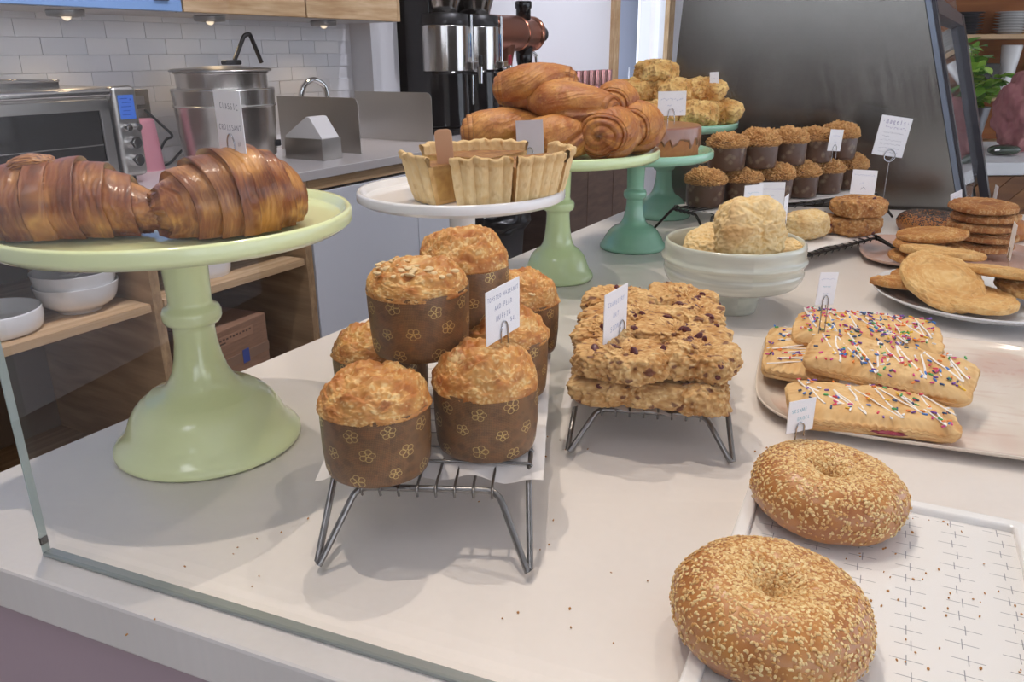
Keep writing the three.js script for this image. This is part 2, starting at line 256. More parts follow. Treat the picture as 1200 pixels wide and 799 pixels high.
// ---------------------------------------------------------------- things on the back counter
{ const t = thingS('toaster_oven', 'stainless steel toaster oven with blue display on the back worktop', 'oven', 1.325, 2.37, CT);
  const w = 0.46, h = 0.25, d = 0.32, y0 = 0.025, zf = d / 2;
  part('body', bx(w, h, d - 0.02, 0, y0 + h / 2, -0.01, 0.012), steel, t);
  const dr = part('door', merge([bx(0.365, 0.03, 0.022, -0.045, y0 + h - 0.045, zf), bx(0.365, 0.045, 0.022, -0.045, y0 + 0.025, zf), bx(0.03, 0.17, 0.022, -0.213, y0 + 0.128, zf), bx(0.03, 0.17, 0.022, 0.123, y0 + 0.128, zf)]), steel, t);
  part('window', bx(0.31, 0.165, 0.006, -0.045, y0 + 0.127, zf + 0.002), mat(0x17130f, 0.06), dr);
  part('rack_rail', bx(0.30, 0.003, 0.003, -0.045, y0 + 0.095, zf + 0.007, 0.001), steelSmooth, dr);
  part('door_handle', merge([bx(0.36, 0.02, 0.022, -0.045, y0 + h - 0.012, zf + 0.03, 0.008), bx(0.016, 0.016, 0.03, -0.2, y0 + h - 0.016, zf + 0.012), bx(0.016, 0.016, 0.03, 0.11, y0 + h - 0.016, zf + 0.012)]), steelSmooth, dr);
  part('control_panel', bx(0.082, h + 0.008, 0.04, 0.187, y0 + h / 2, zf, 0.014), steel, t);
  const lcdTex = canvasTex(128, 192, (c, W_, H_) => { c.fillStyle = '#6ea2f4'; c.fillRect(0, 0, W_, H_); c.fillStyle = '#3f6fd0'; for (let i = 0; i < 5; i++) c.fillRect(16 + (i % 2) * 10, 24 + i * 32, 60 + (i % 3) * 12, 7); c.fillRect(92, 30, 14, 14); });
  part('display', bx(0.05, 0.068, 0.003, 0.187, y0 + 0.195, zf + 0.021, 0.001), new THREE.MeshStandardMaterial({ color: 0x335a9a, map: lcdTex, emissive: 0xffffff, emissiveMap: lcdTex, emissiveIntensity: 0.75, roughness: 0.2 }), t);
  for (const [x, y, r] of [[0.172, 0.138, 0.010], [0.203, 0.138, 0.010], [0.187, 0.095, 0.017], [0.187, 0.045, 0.017]]) { const k = part('knob', new THREE.CylinderGeometry(r, r * 1.12, 0.022, 24).rotateX(Math.PI / 2).translate(x, y0 + y, zf + 0.03), chrome, t); part('knob_face', new THREE.CylinderGeometry(r * 0.6, r * 0.6, 0.002, 20).rotateX(Math.PI / 2).translate(x, y0 + y, zf + 0.042), steelSmooth, k); }
  for (const [x, z] of [[-0.19, 0.12], [0.19, 0.12], [-0.19, -0.12], [0.19, -0.12]]) part('foot', bx(0.04, 0.026, 0.04, x, 0.013, z, 0.004), blackPl, t);
}
{ const t = thingS('baking_tray', 'shallow steel baking tray lying on the toaster oven', 'tray', 1.22, 2.37, CT + 0.2755);
  part('tray', merge([bx(0.30, 0.002, 0.2, 0, 0.001, 0, 0.0008), bx(0.30, 0.02, 0.002, 0, 0.011, 0.1, 0.0008), bx(0.30, 0.02, 0.002, 0, 0.011, -0.1, 0.0008), bx(0.002, 0.02, 0.2, 0.15, 0.011, 0, 0.0008), bx(0.002, 0.02, 0.2, -0.15, 0.011, 0, 0.0008)]), steelSmooth, t);
  part('rolled_rim', path([[-0.154, 0.021, 0.104], [0.154, 0.021, 0.104], [0.154, 0.021, -0.104], [-0.154, 0.021, -0.104], [-0.154, 0.021, 0.103]], 0.003, 0.01), steelSmooth, t); }
{ const t = thingS('canister', 'tapered dusty pink canister beside the toaster oven', 'canister', 1.715, 2.43, CT);
  part('body', lathe(spline2([[0.0, 0.001], [0.054, 0.001], [0.057, 0.008], [0.052, 0.08], [0.046, 0.15], [0.043, 0.162], [0.037, 0.165], [0.0, 0.165]], 50), 48), mat(0xb97a86, 0.6, { bumpMap: dataTex(128, 128, (u, v) => { const k = 0.5 + 0.5 * noise(u * 60, v * 60, 2); return [k, k, k]; }, false), bumpScale: 0.0006 }), t); }
{ const t = thingS('power_outlet', 'steel wall outlet plate between the oven and the soup kettle', 'outlet', 1.815, 2.553, CT + 0.195);
  part('plate', bx(0.075, 0.115, 0.006, 0, 0, 0, 0.002), steelSmooth, t); part('socket', bx(0.035, 0.03, 0.004, 0, 0.022, 0.004, 0.002), mat(0x8a8786, 0.5), t); part('socket', bx(0.035, 0.03, 0.004, 0, -0.022, 0.004, 0.002), mat(0x8a8786, 0.5), t); }
const kettleSteel = mat(0xd6d2cc, 0.27, { metalness: 1 });
{ const t = thingS('soup_kettle', 'round stainless steel soup kettle on black feet on the worktop', 'kettle', 1.955, 2.29, CT);
  part('body', lathe([[0, 0.03], [0.150, 0.03], [0.156, 0.034], [0.163, 0.15], [0.166, 0.195], [0.170, 0.197], [0.170, 0.203], [0.166, 0.205], [0.170, 0.25], [0.168, 0.256], [0.15, 0.257], [0, 0.257]], 72), kettleSteel, t);
  part('inset_pot', lathe([[0.148, 0.252], [0.149, 0.30], [0.155, 0.304], [0.153, 0.308], [0.14, 0.308], [0, 0.308]], 64), kettleSteel, t);
  part('power_cord', tube([[-0.14, 0.185, -0.24], [-0.145, 0.14, -0.16], [-0.115, 0.10, -0.15], [-0.13, 0.085, -0.17], [-0.165, 0.03, -0.18], [-0.19, 0.006, -0.16], [-0.13, 0.006, -0.17], [-0.09, 0.05, -0.14]], 0.0045, 70, 8), blackPl, t);
  const lid = part('lid', lathe([[0.165, 0.309], [0.167, 0.313], [0.16, 0.318], [0.06, 0.326], [0, 0.327]], 64), steel, t);
  part('lid_handle', mv(rb(0.07, 0.016, 0.03, 0.006), 0.05, 0.337, 0.0), blackPl, lid);
  part('control_badge', mv(rb(0.045, 0.022, 0.012, 0.003), 0.09, 0.07, 0.128).rotateY(0), blackPl, t);
  for (const a of [0.6, 2.2, 3.7, 5.3]) part('foot', mv(new THREE.CylinderGeometry(0.017, 0.014, 0.03, 16), 0.125 * Math.cos(a), 0.015, 0.125 * Math.sin(a)), blackPl, t); }
{ const t = thingS('ladle', 'ladle with bent black handle hooked over the soup kettle lid', 'ladle', 1.985, 2.29, CT);
  part('handle', path([[0.035, 0.345, 0.0], [0.09, 0.425, 0.0], [0.115, 0.43, 0.0], [0.155, 0.335, 0.0]], 0.0075, 0.02, 10), blackPl, t); }
{ const t = thingS('sink_faucet', 'arched chrome faucet between two steel splash guards', 'faucet', 2.58, 2.47, CT);
  part('spout', tube([[-0.06, 0, -0.02], [-0.065, 0.16, -0.02], [-0.05, 0.235, -0.01], [0.0, 0.262, 0.0], [0.05, 0.235, 0.01], [0.062, 0.17, 0.015]], 0.012, 60, 14), chrome, t); part('base', mv(new THREE.CylinderGeometry(0.024, 0.028, 0.012, 24), -0.06, 0.006, -0.02), chrome, t); }
for (const [s, label] of [[2.40, 'brushed steel splash guard behind the napkin dispenser'], [2.87, 'brushed steel splash guard beside the coffee brewer']]) {
  const sh = new THREE.Shape(); sh.moveTo(-0.21, 0); sh.lineTo(0.21, 0); sh.lineTo(0.21, 0.175); sh.quadraticCurveTo(0.21, 0.205, 0.18, 0.205); sh.lineTo(-0.21, 0.205); sh.lineTo(-0.21, 0);
  const g = new THREE.ExtrudeGeometry(sh, { depth: 0.003, bevelEnabled: true, bevelSize: 0.0006, bevelThickness: 0.0006, bevelSegments: 1 }); g.rotateY(-Math.PI / 2);
  const t = thingS('splash_guard', label, 'splash guard', s, 2.29, CT); part('plate', g, steel, t); part('foot_flange', bx(0.02, 0.003, 0.40, 0.01, 0.0015, 0), steel, t);
}
{ const t = thingS('napkin_dispenser', 'low steel napkin box filled with folded white napkins', 'napkin dispenser', 2.215, 2.15, CT, 0.0);
  part('box', merge([bx(0.10, 0.004, 0.185, 0, 0.002, 0), bx(0.003, 0.075, 0.185, -0.049, 0.038, 0), bx(0.003, 0.075, 0.185, 0.049, 0.038, 0), bx(0.10, 0.075, 0.003, 0, 0.038, 0.091), bx(0.10, 0.075, 0.003, 0, 0.038, -0.091)]), steel, t);
  const sh = new THREE.Shape(); sh.moveTo(-0.088, 0.01); sh.lineTo(0.088, 0.01); sh.lineTo(0.088, 0.078); sh.lineTo(0.036, 0.148); sh.lineTo(0.022, 0.15); sh.lineTo(-0.088, 0.082); sh.lineTo(-0.088, 0.01);
  const g = new THREE.ExtrudeGeometry(sh, { depth: 0.088, bevelEnabled: true, bevelSize: 0.001, bevelThickness: 0.001, bevelSegments: 1 }); g.translate(0, 0, -0.044); g.rotateY(-Math.PI / 2);
  part('napkins', g, mat(0xe4e1de, 0.9), t); }
// coffee corner
const blueLabel = canvasTex(128, 224, (c, w, h) => { c.fillStyle = '#1d5f9e'; c.fillRect(0, 0, w, h); c.fillStyle = '#3f9ed0'; c.fillRect(0, 0, w, 84); c.fillStyle = '#d7e8f4'; c.fillRect(24, 34, 74, 9); c.fillRect(30, 54, 60, 9); c.fillRect(22, 120, 84, 7); c.fillRect(28, 138, 70, 7); c.fillRect(24, 180, 78, 6); });
{ const t = thingS('coffee_brewer', 'tall black and steel coffee brewer beside the grey pier', 'coffee machine', 3.40, 2.46, CT);
  part('column', bx(0.52, 0.72, 0.06, 0.0, 0.37, -0.05, 0.006), blackGloss, t);
  part('side_panel', bx(0.03, 0.74, 0.24, -0.235, 0.37, 0.06, 0.006), blackGloss, t);
  part('head', bx(0.54, 0.16, 0.40, 0.01, 0.70, 0.10, 0.012), steel, t);
  part('base', bx(0.54, 0.03, 0.40, 0.01, 0.015, 0.10, 0.006), blackGloss, t);
  for (const x of [-0.14, 0.14]) { const b = part('brew_basket', mv(lathe([[0, -0.06], [0.06, -0.06], [0.075, -0.05], [0.10, 0.03], [0.10, 0.045], [0, 0.045]], 40), x, 0.585, 0.17), steelSmooth, t); part('basket_handle', bx(0.025, 0.02, 0.10, x, 0.615, 0.31, 0.006), blackPl, b); } }
[[3.26, 'steel coffee dispenser with blue label nearer the grey pier', 1], [3.53, 'steel coffee dispenser with blue label and red tap nearer the grinder', 0]].forEach(([s, label, first]) => {
  const t = thingS('coffee_dispenser', label, 'coffee dispenser', s, 2.28, CT + 0.031, 0, 'coffee dispensers');
  part('lower_shell', lathe([[0, 0], [0.122, 0], [0.124, 0.01], [0.118, 0.05], [0.112, 0.24], [0.118, 0.252], [0, 0.252]], 56), blackGloss, t);
  part('steel_shell', lathe([[0.114, 0.252], [0.118, 0.256], [0.118, 0.448], [0.114, 0.452]], 64), steelSmooth, t);
  part('top_collar', lathe([[0.116, 0.452], [0.119, 0.458], [0.116, 0.50], [0.09, 0.505], [0, 0.505]], 56), blackPl, t);
  const lab = part('front_label', new THREE.CylinderGeometry(0.1192, 0.1192, 0.105, 16, 1, true, 0.42, 0.52).translate(0, 0.365, 0), mat(0xffffff, 0.4, { map: blueLabel, side: THREE.DoubleSide }), t);
  const tap = part('tap', merge([new THREE.CylinderGeometry(0.016, 0.016, 0.05, 16).rotateX(Math.PI / 2).translate(0.06, 0.25, 0.13), new THREE.CylinderGeometry(0.014, 0.012, 0.075, 16).translate(0.06, 0.235, 0.16), bx(0.05, 0.04, 0.03, 0.06, 0.275, 0.125, 0.006)]), chrome, t);
  part('tap_handle', merge([bx(0.02, 0.045, 0.014, 0.06, 0.30, 0.165, 0.005)]).translate(0, 0, 0), mat(first ? 0x2a2a2c : 0xb3223a, 0.35), tap);
  part('sight_tube', mv(new THREE.CylinderGeometry(0.007, 0.007, 0.40, 14), 0.085, 0.30, 0.10), chrome, t);
});
const copper = mat(0xb87a62, 0.22, { metalness: 1 }), copperSat = mat(0xa56d58, 0.34, { metalness: 1 });
{ const t = thingS('coffee_grinder', 'polished copper coffee grinder with black hopper by the white wall', 'coffee grinder', 3.93, 2.3, CT);
  const X = (pts, m, n) => part(n, lathe(pts, 56).rotateZ(-Math.PI / 2).translate(0, 0.46, 0), m, t);
  X([[0, -0.25], [0.075, -0.25], [0.088, -0.23], [0.09, 0.02], [0.082, 0.04], [0.07, 0.045]], copperSat, 'motor_barrel');
  X([[0.072, 0.03], [0.088, 0.035], [0.09, 0.05], [0.082, 0.058], [0.08, 0.185], [0.09, 0.195], [0.092, 0.21], [0.078, 0.22], [0, 0.222]], copper, 'burr_housing');
  X([[0.066, 0.21], [0.066, 0.25], [0.056, 0.262], [0.046, 0.265], [0.044, 0.33], [0.036, 0.34], [0, 0.34]], blackGloss, 'adjustment_knob');
  const hp = part('hopper', mv(lathe([[0, 0], [0.04, 0], [0.04, 0.05], [0.046, 0.056], [0.046, 0.085], [0.04, 0.09], [0, 0.09]], 40), 0.12, 0.535, 0), blackGloss, t);
  part('outlet', mv(lathe([[0, 0.1], [0.05, 0.1], [0.044, 0.03], [0.03, -0.02], [0.026, -0.03], [0, -0.03]], 36), 0.13, 0.29, 0), blackGloss, t);
  part('dosing_clamp', tube([[0.17, 0.37, 0.02], [0.21, 0.34, 0.03], [0.215, 0.25, 0.03], [0.19, 0.2, 0.03]], 0.011, 30, 10), chrome, t);
  part('pedestal', lathe(spline2([[0, 0.001], [0.13, 0.001], [0.13, 0.02], [0.07, 0.05], [0.05, 0.12], [0.05, 0.3], [0.07, 0.40]], 40), 48).translate(-0.10, 0, 0), copperSat, t); }
{ const g = lathe([[0, 0.003], [0.026, 0.003], [0.03, 0.0], [0.034, 0.01], [0.039, 0.09], [0.040, 0.11], [0.036, 0.115], [0.036, 0.118], [0.040, 0.123], [0.042, 0.19], [0.040, 0.19], [0.036, 0.12], [0.03, 0.012], [0, 0.01]], 32).scale(1, 1.32, 1);
  const m = mat(0xc48f8a, 0.2, { metalness: 0.75 });
  for (let i = 0; i < 9; i++) solid('tumbler', g, m, 'rosy copper tumbler in the row behind the rolled pastries', 'tumbler', W(4.52 + i * 0.096, 2.35, CT), 0, 'row of copper tumblers'); }
{ const t = thingS('sign_holder', 'clear acrylic sign holder standing past the copper tumblers', 'sign holder', 4.62 + 0.95, 2.3, CT, 0.35);
  part('stand', merge([bx(0.15, 0.26, 0.004, 0, 0.13, 0), bx(0.15, 0.004, 0.07, 0, 0.002, 0.03)]), new THREE.MeshPhysicalMaterial({ color: 0xeef3fa, roughness: 0.05, transmission: 0.7, thickness: 0 }), t); }
// bowls and box on the open shelves
const bowlGeo = (r, h, t = 0.006) => lathe(spline2([[0.0, 0.004], [r * 0.45, 0.004], [r * 0.48, 0.0], [r * 0.54, 0.0], [r * 0.6, 0.008], [r * 0.88, h * 0.4], [r, h * 0.97], [r - t * 0.4, h], [r - t, h * 0.95], [r * 0.84, h * 0.42], [r * 0.5, 0.014], [0, 0.012]], 70), 64);
const SHY = CT - 0.286;
solid('serving_bowl', bowlGeo(0.105, 0.075), whiteCeramic, 'lower white bowl of the stack on the plywood shelf', 'bowl', W(1.185, 2.06, SHY), 0, 'white bowls on the shelf');
solid('serving_bowl', bowlGeo(0.105, 0.075), whiteCeramic, 'upper white bowl of the stack, holding wrapped sachets', 'bowl', W(1.185, 2.06, SHY + 0.034), 0, 'white bowls on the shelf');
solid('serving_bowl', lathe(spline2([[0, 0.003], [0.075, 0.0], [0.10, 0.006], [0.108, 0.03], [0.108, 0.055], [0.104, 0.056], [0.102, 0.03], [0.09, 0.012], [0, 0.008]], 60), 64), whiteCeramic, 'single shallow straight-sided white bowl on the plywood shelf', 'bowl', W(0.965, 2.06, SHY), 0, 'white bowls on the shelf');
solid('serving_bowl', lathe(spline2([[0, 0.003], [0.065, 0.0], [0.075, 0.006], [0.08, 0.03], [0.082, 0.08], [0.078, 0.081], [0.075, 0.03], [0.065, 0.012], [0, 0.008]], 60), 64), whiteCeramic, 'white straight-sided bowl above the cardboard box', 'bowl', W(1.60, 2.06, SHY), 0, 'white bowls on the shelf');
{ srand(21); for (let i = 0; i < 9; i++) { const g = rb(0.075, 0.004, 0.045, 0.0015, 1); const o = solid('sachet', g, mat([0xd9d3d4, 0xcdbfc6, 0xe6e2df][i % 3], 0.6), 'small paper sachet in the upper white bowl', 'sachet', W(1.165 + rnd(0.045), 2.05 + rnd(0.04), SHY + 0.100 + i * 0.0035), rnd(6.28), 'paper sachets in the bowl'); o.rotation.x = rnd(-0.25, 0.25); o.rotation.z = rnd(-0.3, 0.3); } }
{ const t = thingS('cardboard_box', 'taped brown cardboard box on the lower shelf', 'box', 1.585, 2.05, 0.116, 0.12);
  part('carton', bx(0.26, 0.37, 0.22, 0, 0.186, 0, 0.003), mat(0xa37a5e, 0.8, { map: dataTex(128, 128, (u, v) => { const k = 0.9 + 0.15 * fbm(u * 5, v * 60, 4, 3); return [k, k, k]; }) }), t);
  part('tape', bx(0.262, 0.03, 0.002, 0, 0.26, 0.1105, 0.0005), mat(0x8a6a52, 0.3), t);
  part('print', bx(0.03, 0.045, 0.001, 0.02, 0.26, 0.1122, 0.0003), mat(0x3a4a90, 0.5), t);
  const tx = canvasTex(256, 48, (c, w, h) => { c.clearRect(0, 0, w, h); c.fillStyle = '#a37a5e'; c.fillRect(0, 0, w, h); c.fillStyle = '#5a4233'; for (let i = 0; i < 11; i++) c.fillRect(8 + i * 22, 10 + (i % 2) * 2, 14, 9); c.fillRect(8, 30, 60, 8); });
  part('print', bx(0.17, 0.03, 0.001, -0.02, 0.335, 0.1105, 0.0003), mat(0xffffff, 0.8, { map: tx }), t); }

// ---------------------------------------------------------------- steel display case beyond the counter end
{
  const t = thing('display_case', 'tall brushed steel chilled display case with sloped dark-framed front', 'display case', V(0.8, 0, -1.965), 0);
  const ux = [0.973, 0.23], D = 1.42;              // face direction and depth run along the counters
  const P = (x, y, d) => [x * ux[0] + d * AX[0], y, x * ux[1] + d * AX[1]];
  const Hc = 1.62, xl = (y) => -0.425 - 0.0 * y + (y - CT) * 0.06, xr = (y) => 0.285 - (y - CT) * 0.315;
  const quad = (a, b, c, d) => { const g = new THREE.BufferGeometry(); g.setAttribute('position', new THREE.Float32BufferAttribute([...a, ...b, ...c, ...d], 3)); g.setAttribute('uv', new THREE.Float32BufferAttribute([0, 0, 1, 0, 1, 1, 0, 1], 2)); g.setIndex([0, 1, 2, 0, 2, 3]); g.computeVertexNormals(); return g; };
  function prism(x0, x1, y0, y1, d0, d1) {          // x0/x1 functions of height
    const c = [P(x0(y0), y0, d0), P(x1(y0), y0, d0), P(x1(y1), y1, d0), P(x0(y1), y1, d0), P(x0(y0), y0, d1), P(x1(y0), y0, d1), P(x1(y1), y1, d1), P(x0(y1), y1, d1)];
    return merge([quad(c[0], c[1], c[2], c[3]), quad(c[5], c[4], c[7], c[6]), quad(c[1], c[5], c[6], c[2]), quad(c[4], c[0], c[3], c[7]), quad(c[3], c[2], c[6], c[7]), quad(c[4], c[5], c[1], c[0])]);
  }
  const k = (f, o) => (y) => f(y) + o;
  const caseSteel = mat(0x77746f, 0.17, { metalness: 1, roughnessMap: dataTex(256, 256, (u, v) => { const q = 0.62 + 0.12 * noise(u * 190, v * 3, 4) + 0.25 * fbm(u * 4, v * 4, 2, 3); return [q, q, q]; }, false), roughness: 0.34 });
  part('end_panel', prism(xl, xr, 0.06, Hc, 0, 0.03), caseSteel, t);
  part('base', prism(k(xl, 0.01), k(xr, -0.03), 0.06, 0.86, 0.03, D), mat(0x57524e, 0.5), t);
  part('back_panel', prism(xl, k(xl, 0.03), 0.86, Hc, 0.03, D), mat(0x6c6864, 0.5), t);
  part('top_panel', prism(xl, xr, Hc, Hc + 0.03, 0, D), caseSteel, t);
  part('far_panel', prism(xl, xr, 0.86, Hc, D - 0.03, D), mat(0x6c6864, 0.5), t);
  part('front_glass', prism(k(xr, -0.006), k(xr, 0.0), 0.87, Hc - 0.03, 0.04, D - 0.04), new THREE.MeshPhysicalMaterial({ color: 0xffffff, roughness: 0.02, transmission: 0.9, thickness: 0 }), t);
  const fr = mat(0x2a2930, 0.3, { metalness: 0.5 }), tr = mat(0x6d7480, 0.3, { metalness: 0.9 });
  part('trim_strip', prism(k(xr, -0.002), k(xr, 0.010), 0.5, Hc, -0.004, 0.012), tr, t);
  part('frame_post', prism(k(xr, -0.01), k(xr, 0.018), 0.5, Hc, 0.014, 0.06), fr, t);
  part('frame_post', prism(k(xr, -0.01), k(xr, 0.022), 0.3, 1.40, D - 0.16, D), fr, t);
  part('frame_rail', prism(k(xr, -0.01), k(xr, 0.02), 1.36, 1.40, 0.03, D), fr, t);
  for (const y of [1.05, 1.22]) part('glass_shelf', prism(k(xl, 0.05), k(xr, -0.06), y, y + 0.006, 0.05, D - 0.05), new THREE.MeshPhysicalMaterial({ color: 0xe8f0ee, roughness: 0.03, transmission: 0.9, thickness: 0 }), t);
}

// ---------------------------------------------------------------- customers' side, beyond the case
{
  const t = thing('side_table', 'white topped side table with slanted wooden boards on its front', 'table', V(2.72, 0, -4.35));
  part('top', rb(1.2, 0.06, 0.95, 0.004), mat(0xd9d8d8, 0.4), t).position.set(0.05, 0.74, 0);
  part('carcass', rb(1.12, 0.70, 0.85, 0.004), mat(0x5f4a38, 0.7), t).position.set(0.05, 0.36, -0.01);
  const clip = (poly, f) => { const out = []; poly.forEach((a, i) => { const b = poly[(i + 1) % poly.length], fa = f(a), fb = f(b); if (fa >= 0) out.push(a); if (fa * fb < 0) { const k = fa / (fa - fb); out.push([a[0] + (b[0] - a[0]) * k, a[1] + (b[1] - a[1]) * k]); } }); return out; };
  const ms = [0xa88256, 0x9a7448, 0xb38d60].map((c) => mat(c, 0.6, { map: lightWoodTex }));
  for (let i = -9; i < 12; i++) {
    const o = i * 0.125, s = 0.85; let p = [[o, 0], [o + 0.121, 0], [o + 0.121 + s, s * 0.95], [o + s, s * 0.95]];
    for (const f of [(q) => q[0] + 0.52, (q) => 0.62 - q[0], (q) => q[1] - 0.03, (q) => 0.70 - q[1]]) p = clip(p, f);
    if (p.length < 3) continue;
    const g = new THREE.ExtrudeGeometry(new THREE.Shape(p.map((q) => new THREE.Vector2(...q))), { depth: 0.014, bevelEnabled: true, bevelSize: 0.001, bevelThickness: 0.002, bevelOffset: -0.001, bevelSegments: 1 });
    part('board', g, ms[(i + 9) % 3], t).position.set(0, 0, 0.42);
  }
}
{ const t = thing('spectacle_case', 'dark green glossy oval case on the white side table', 'case', V(2.53, 0.772, -4.16), 0.1);
  part('shell', blob(14, (x, y, z) => { const p = superell(x, y, z, 0.085, 0.026, 0.04, 2.4); return [p[0], p[1] + 0.026, p[2], ...lin(0x2e3a2c)]; }), mat(0xffffff, 0.2, { vertexColors: true }), t);
  part('clasp', rb(0.03, 0.012, 0.006, 0.002), steelSmooth, t).position.set(-0.06, 0.03, 0.032); }
{ const t = thing('potted_plant', 'leafy green plant in a grey metal pot on the side table', 'plant', V(2.58, 0.772, -4.64));
  part('pot', lathe([[0, 0.002], [0.075, 0.002], [0.08, 0.01], [0.105, 0.20], [0.11, 0.205], [0.105, 0.21], [0.098, 0.2], [0.09, 0.17], [0, 0.17]], 48), mat(0x8f9194, 0.35, { metalness: 0.7 }), t);
  srand(33);
  const leafG = [0, 1, 2].map((k) => { const L = 0.06 + k * 0.014, P = [], I = [], n = 8; for (let i = 0; i <= n; i++) { const u = i / n, w = 0.026 * Math.sin(Math.PI * Math.pow(u, 0.8)) + 0.0003, d = -0.02 * u * u; P.push(-w, d + 0.004, u * L, 0, d, u * L, w, d + 0.004, u * L); if (i < n) { const a = i * 3; I.push(a, a + 3, a + 1, a + 1, a + 3, a + 4, a + 1, a + 4, a + 2, a + 2, a + 4, a + 5); } } return geoFrom(P, null, I); });
  const lm = [0x7db038, 0xa0cc4a, 0x5c9634, 0xb2d45c].map((c) => mat(c, 0.5, { side: THREE.DoubleSide, transmission: 0.25, thickness: 0 })), stemM = mat(0x5a6b35, 0.7);
  for (let i = 0; i < 22; i++) {
    const a = rnd(6.28), r = rnd(0.02, 0.20), h = rnd(0.12, 0.40), top = V(Math.cos(a) * r, 0.17 + h, Math.sin(a) * r), st = part('stem', tube([[0.04 * Math.cos(a), 0.16, 0.04 * Math.sin(a)], [top.x * 0.55, 0.17 + h * 0.55, top.z * 0.55], top], 0.0025, 10, 5), stemM, t);
    for (let j = 0; j < 13; j++) { const q = rnd(0.3, 1.02), l = part('leaf', leafG[j % 3], lm[Math.floor(rnd(4))], st); l.position.set(top.x * q, 0.17 + h * q, top.z * q); l.rotation.set(rnd(-0.9, 0.5), rnd(6.28), rnd(-0.5, 0.5)); }
  } }
{ const t = thing('cloth_bundle', 'dusty pink draped cloth heaped on the side table beside the plant', 'cloth', V(2.70, 0.772, -4.34));
  part('cloth', blob(34, (x, y, z) => { const k = 1 + 0.35 * fbm(x * 1.6 + 3, y * 1.6, z * 1.6, 3) + 0.07 * Math.sin(9 * x + 5 * y + 3 * noise(x * 2, y * 2, z * 2)); const c = mixc(lin(0x9a5f63), lin(0xb47a78), clamp(0.5 + fbm(x * 5, y * 5, z * 5, 3))); return [x * 0.14 * k, Math.max(0.001, 0.20 + y * 0.205 * k), z * 0.13 * k, ...c]; }), mat(0xffffff, 0.9, { vertexColors: true, sheen: 0.4 }), t); }
{ // shelf rack against the far side with stacked white ware
  const t = thing('display_rack', 'tall wooden display rack stacked with white ware behind the plant', 'rack', V(3.35, 0, -5.55), rad(-12));
  for (const x of [-0.75, 0.75]) part('upright', rb(0.05, 2.1, 0.35, 0.004), lightWood, t).position.set(x, 1.05, 0);
  part('back_board', rb(1.5, 2.1, 0.02, 0.003), mat(0xd09a68, 0.7, { map: lightWoodTex }), t).position.set(0, 1.05, -0.17);
  for (const y of [0.35, 0.68, 0.98, 1.36, 1.72]) part('shelf', rb(1.46, 0.03, 0.34, 0.003), lightWood, t).position.set(0, y, 0);
  srand(12);
  const dirx = Math.cos(rad(12)), dirz = Math.sin(rad(12));
  const at2 = (x, y, z) => V(3.35 + x * dirx - z * dirz, y, -5.55 + x * dirz + z * dirx);
  const plate = lathe(spline2([[0, 0.002], [0.06, 0.0], [0.075, 0.006], [0.105, 0.014], [0.105, 0.017], [0.07, 0.01], [0, 0.006]], 30), 36);
  const slate = mat(0x53565c, 0.4); for (const [x, n, m, label, grp] of [[-0.36, 8, slate, 'dark grey plate in the stack on the wooden display rack', 'dark plates on the rack'], [-0.08, 8, whiteCeramic, 'white plate in the stack on the wooden display rack', 'white plates on the rack']]) for (let i = 0; i < n; i++) solid('side_plate', plate, m, label, 'plate', at2(x, 1.3765 + i * 0.017, 0), 0, grp);
  const vase = lathe(spline2([[0, 0.002], [0.04, 0.002], [0.05, 0.02], [0.045, 0.12], [0.06, 0.27], [0.063, 0.30], [0.058, 0.30], [0.04, 0.12], [0.0, 0.02]], 40), 36);
  for (const x of [-0.55, -0.34, -0.05]) solid('tall_vase', vase, whiteCeramic, 'tall white vase on the display rack below the plates', 'vase', at2(x, 0.9965, 0), 0, 'white vases on the rack');
  for (const x of [-0.2, 0.16]) solid('storage_box', rb(0.14, 0.2, 0.2, 0.004), mat(0x3a3836, 0.6), 'dark storage box on the display rack', 'box', at2(x, 1.0965, 0), rad(-12), 'dark boxes on the rack');
}
// ---------------------------------------------------------------- cake stands
function cakeStand(label, x, z, o) {
  const { R, h, br, ch, color, sr = 0.0195, lip = 0.009, band = 0.009 } = o;
  const m = mat(color, 0.14, { clearcoat: 0.5, clearcoatRoughness: 0.06, ior: 1.5 });
  const t = thing('cake_stand', label, 'cake stand', V(x, CT, z), 0, 'glass cake stands');
  const b = br / 0.088, k = ch / 0.132;
  part('pedestal', lathe([
    [0, 0.003], [br * 0.93, 0.003], [br * 0.965, 0.0], [br, 0.003], [br * 0.995, 0.007], [br * 0.95, 0.0115], [br * 0.885, 0.017], [br * 0.84, 0.024], [br * 0.80, 0.033 * k], [br * 0.735, 0.042 * k], [br * 0.66, 0.0485 * k], [br * 0.60, 0.0515 * k], [br * 0.585, 0.0535 * k],
    [sr + (br * 0.57 - sr) * 0.62, 0.058 * k], [sr + (br * 0.57 - sr) * 0.38, 0.065 * k], [sr + (br * 0.57 - sr) * 0.2, 0.076 * k], [sr + (br * 0.57 - sr) * 0.08, 0.09 * k], [sr, 0.105 * k], [sr * 0.97, 0.118 * k],
    [sr * 1.05, ch - 0.009], [sr * 1.28, ch - 0.007], [sr * 1.37, ch - 0.003], [sr * 1.37, ch + 0.003], [sr * 1.28, ch + 0.007], [sr * 1.05, ch + 0.009], [sr, ch + 0.014], [sr * 1.03, ch + 0.03], [sr * 1.1, h - band]], 96), m, t);
  part('plate', lathe([[sr, h - band - 0.001], [R * 0.9, h - band], [R - 0.006, h - band + 0.001], [R - 0.001, h - band + 0.005], [R, h - 0.002], [R, h + lip - 0.003], [R - 0.002, h + lip], [R - 0.006, h + lip - 0.001], [R - 0.009, h + 0.002], [R - 0.013, h], [0, h]], 128), m, t);
  return t;
}
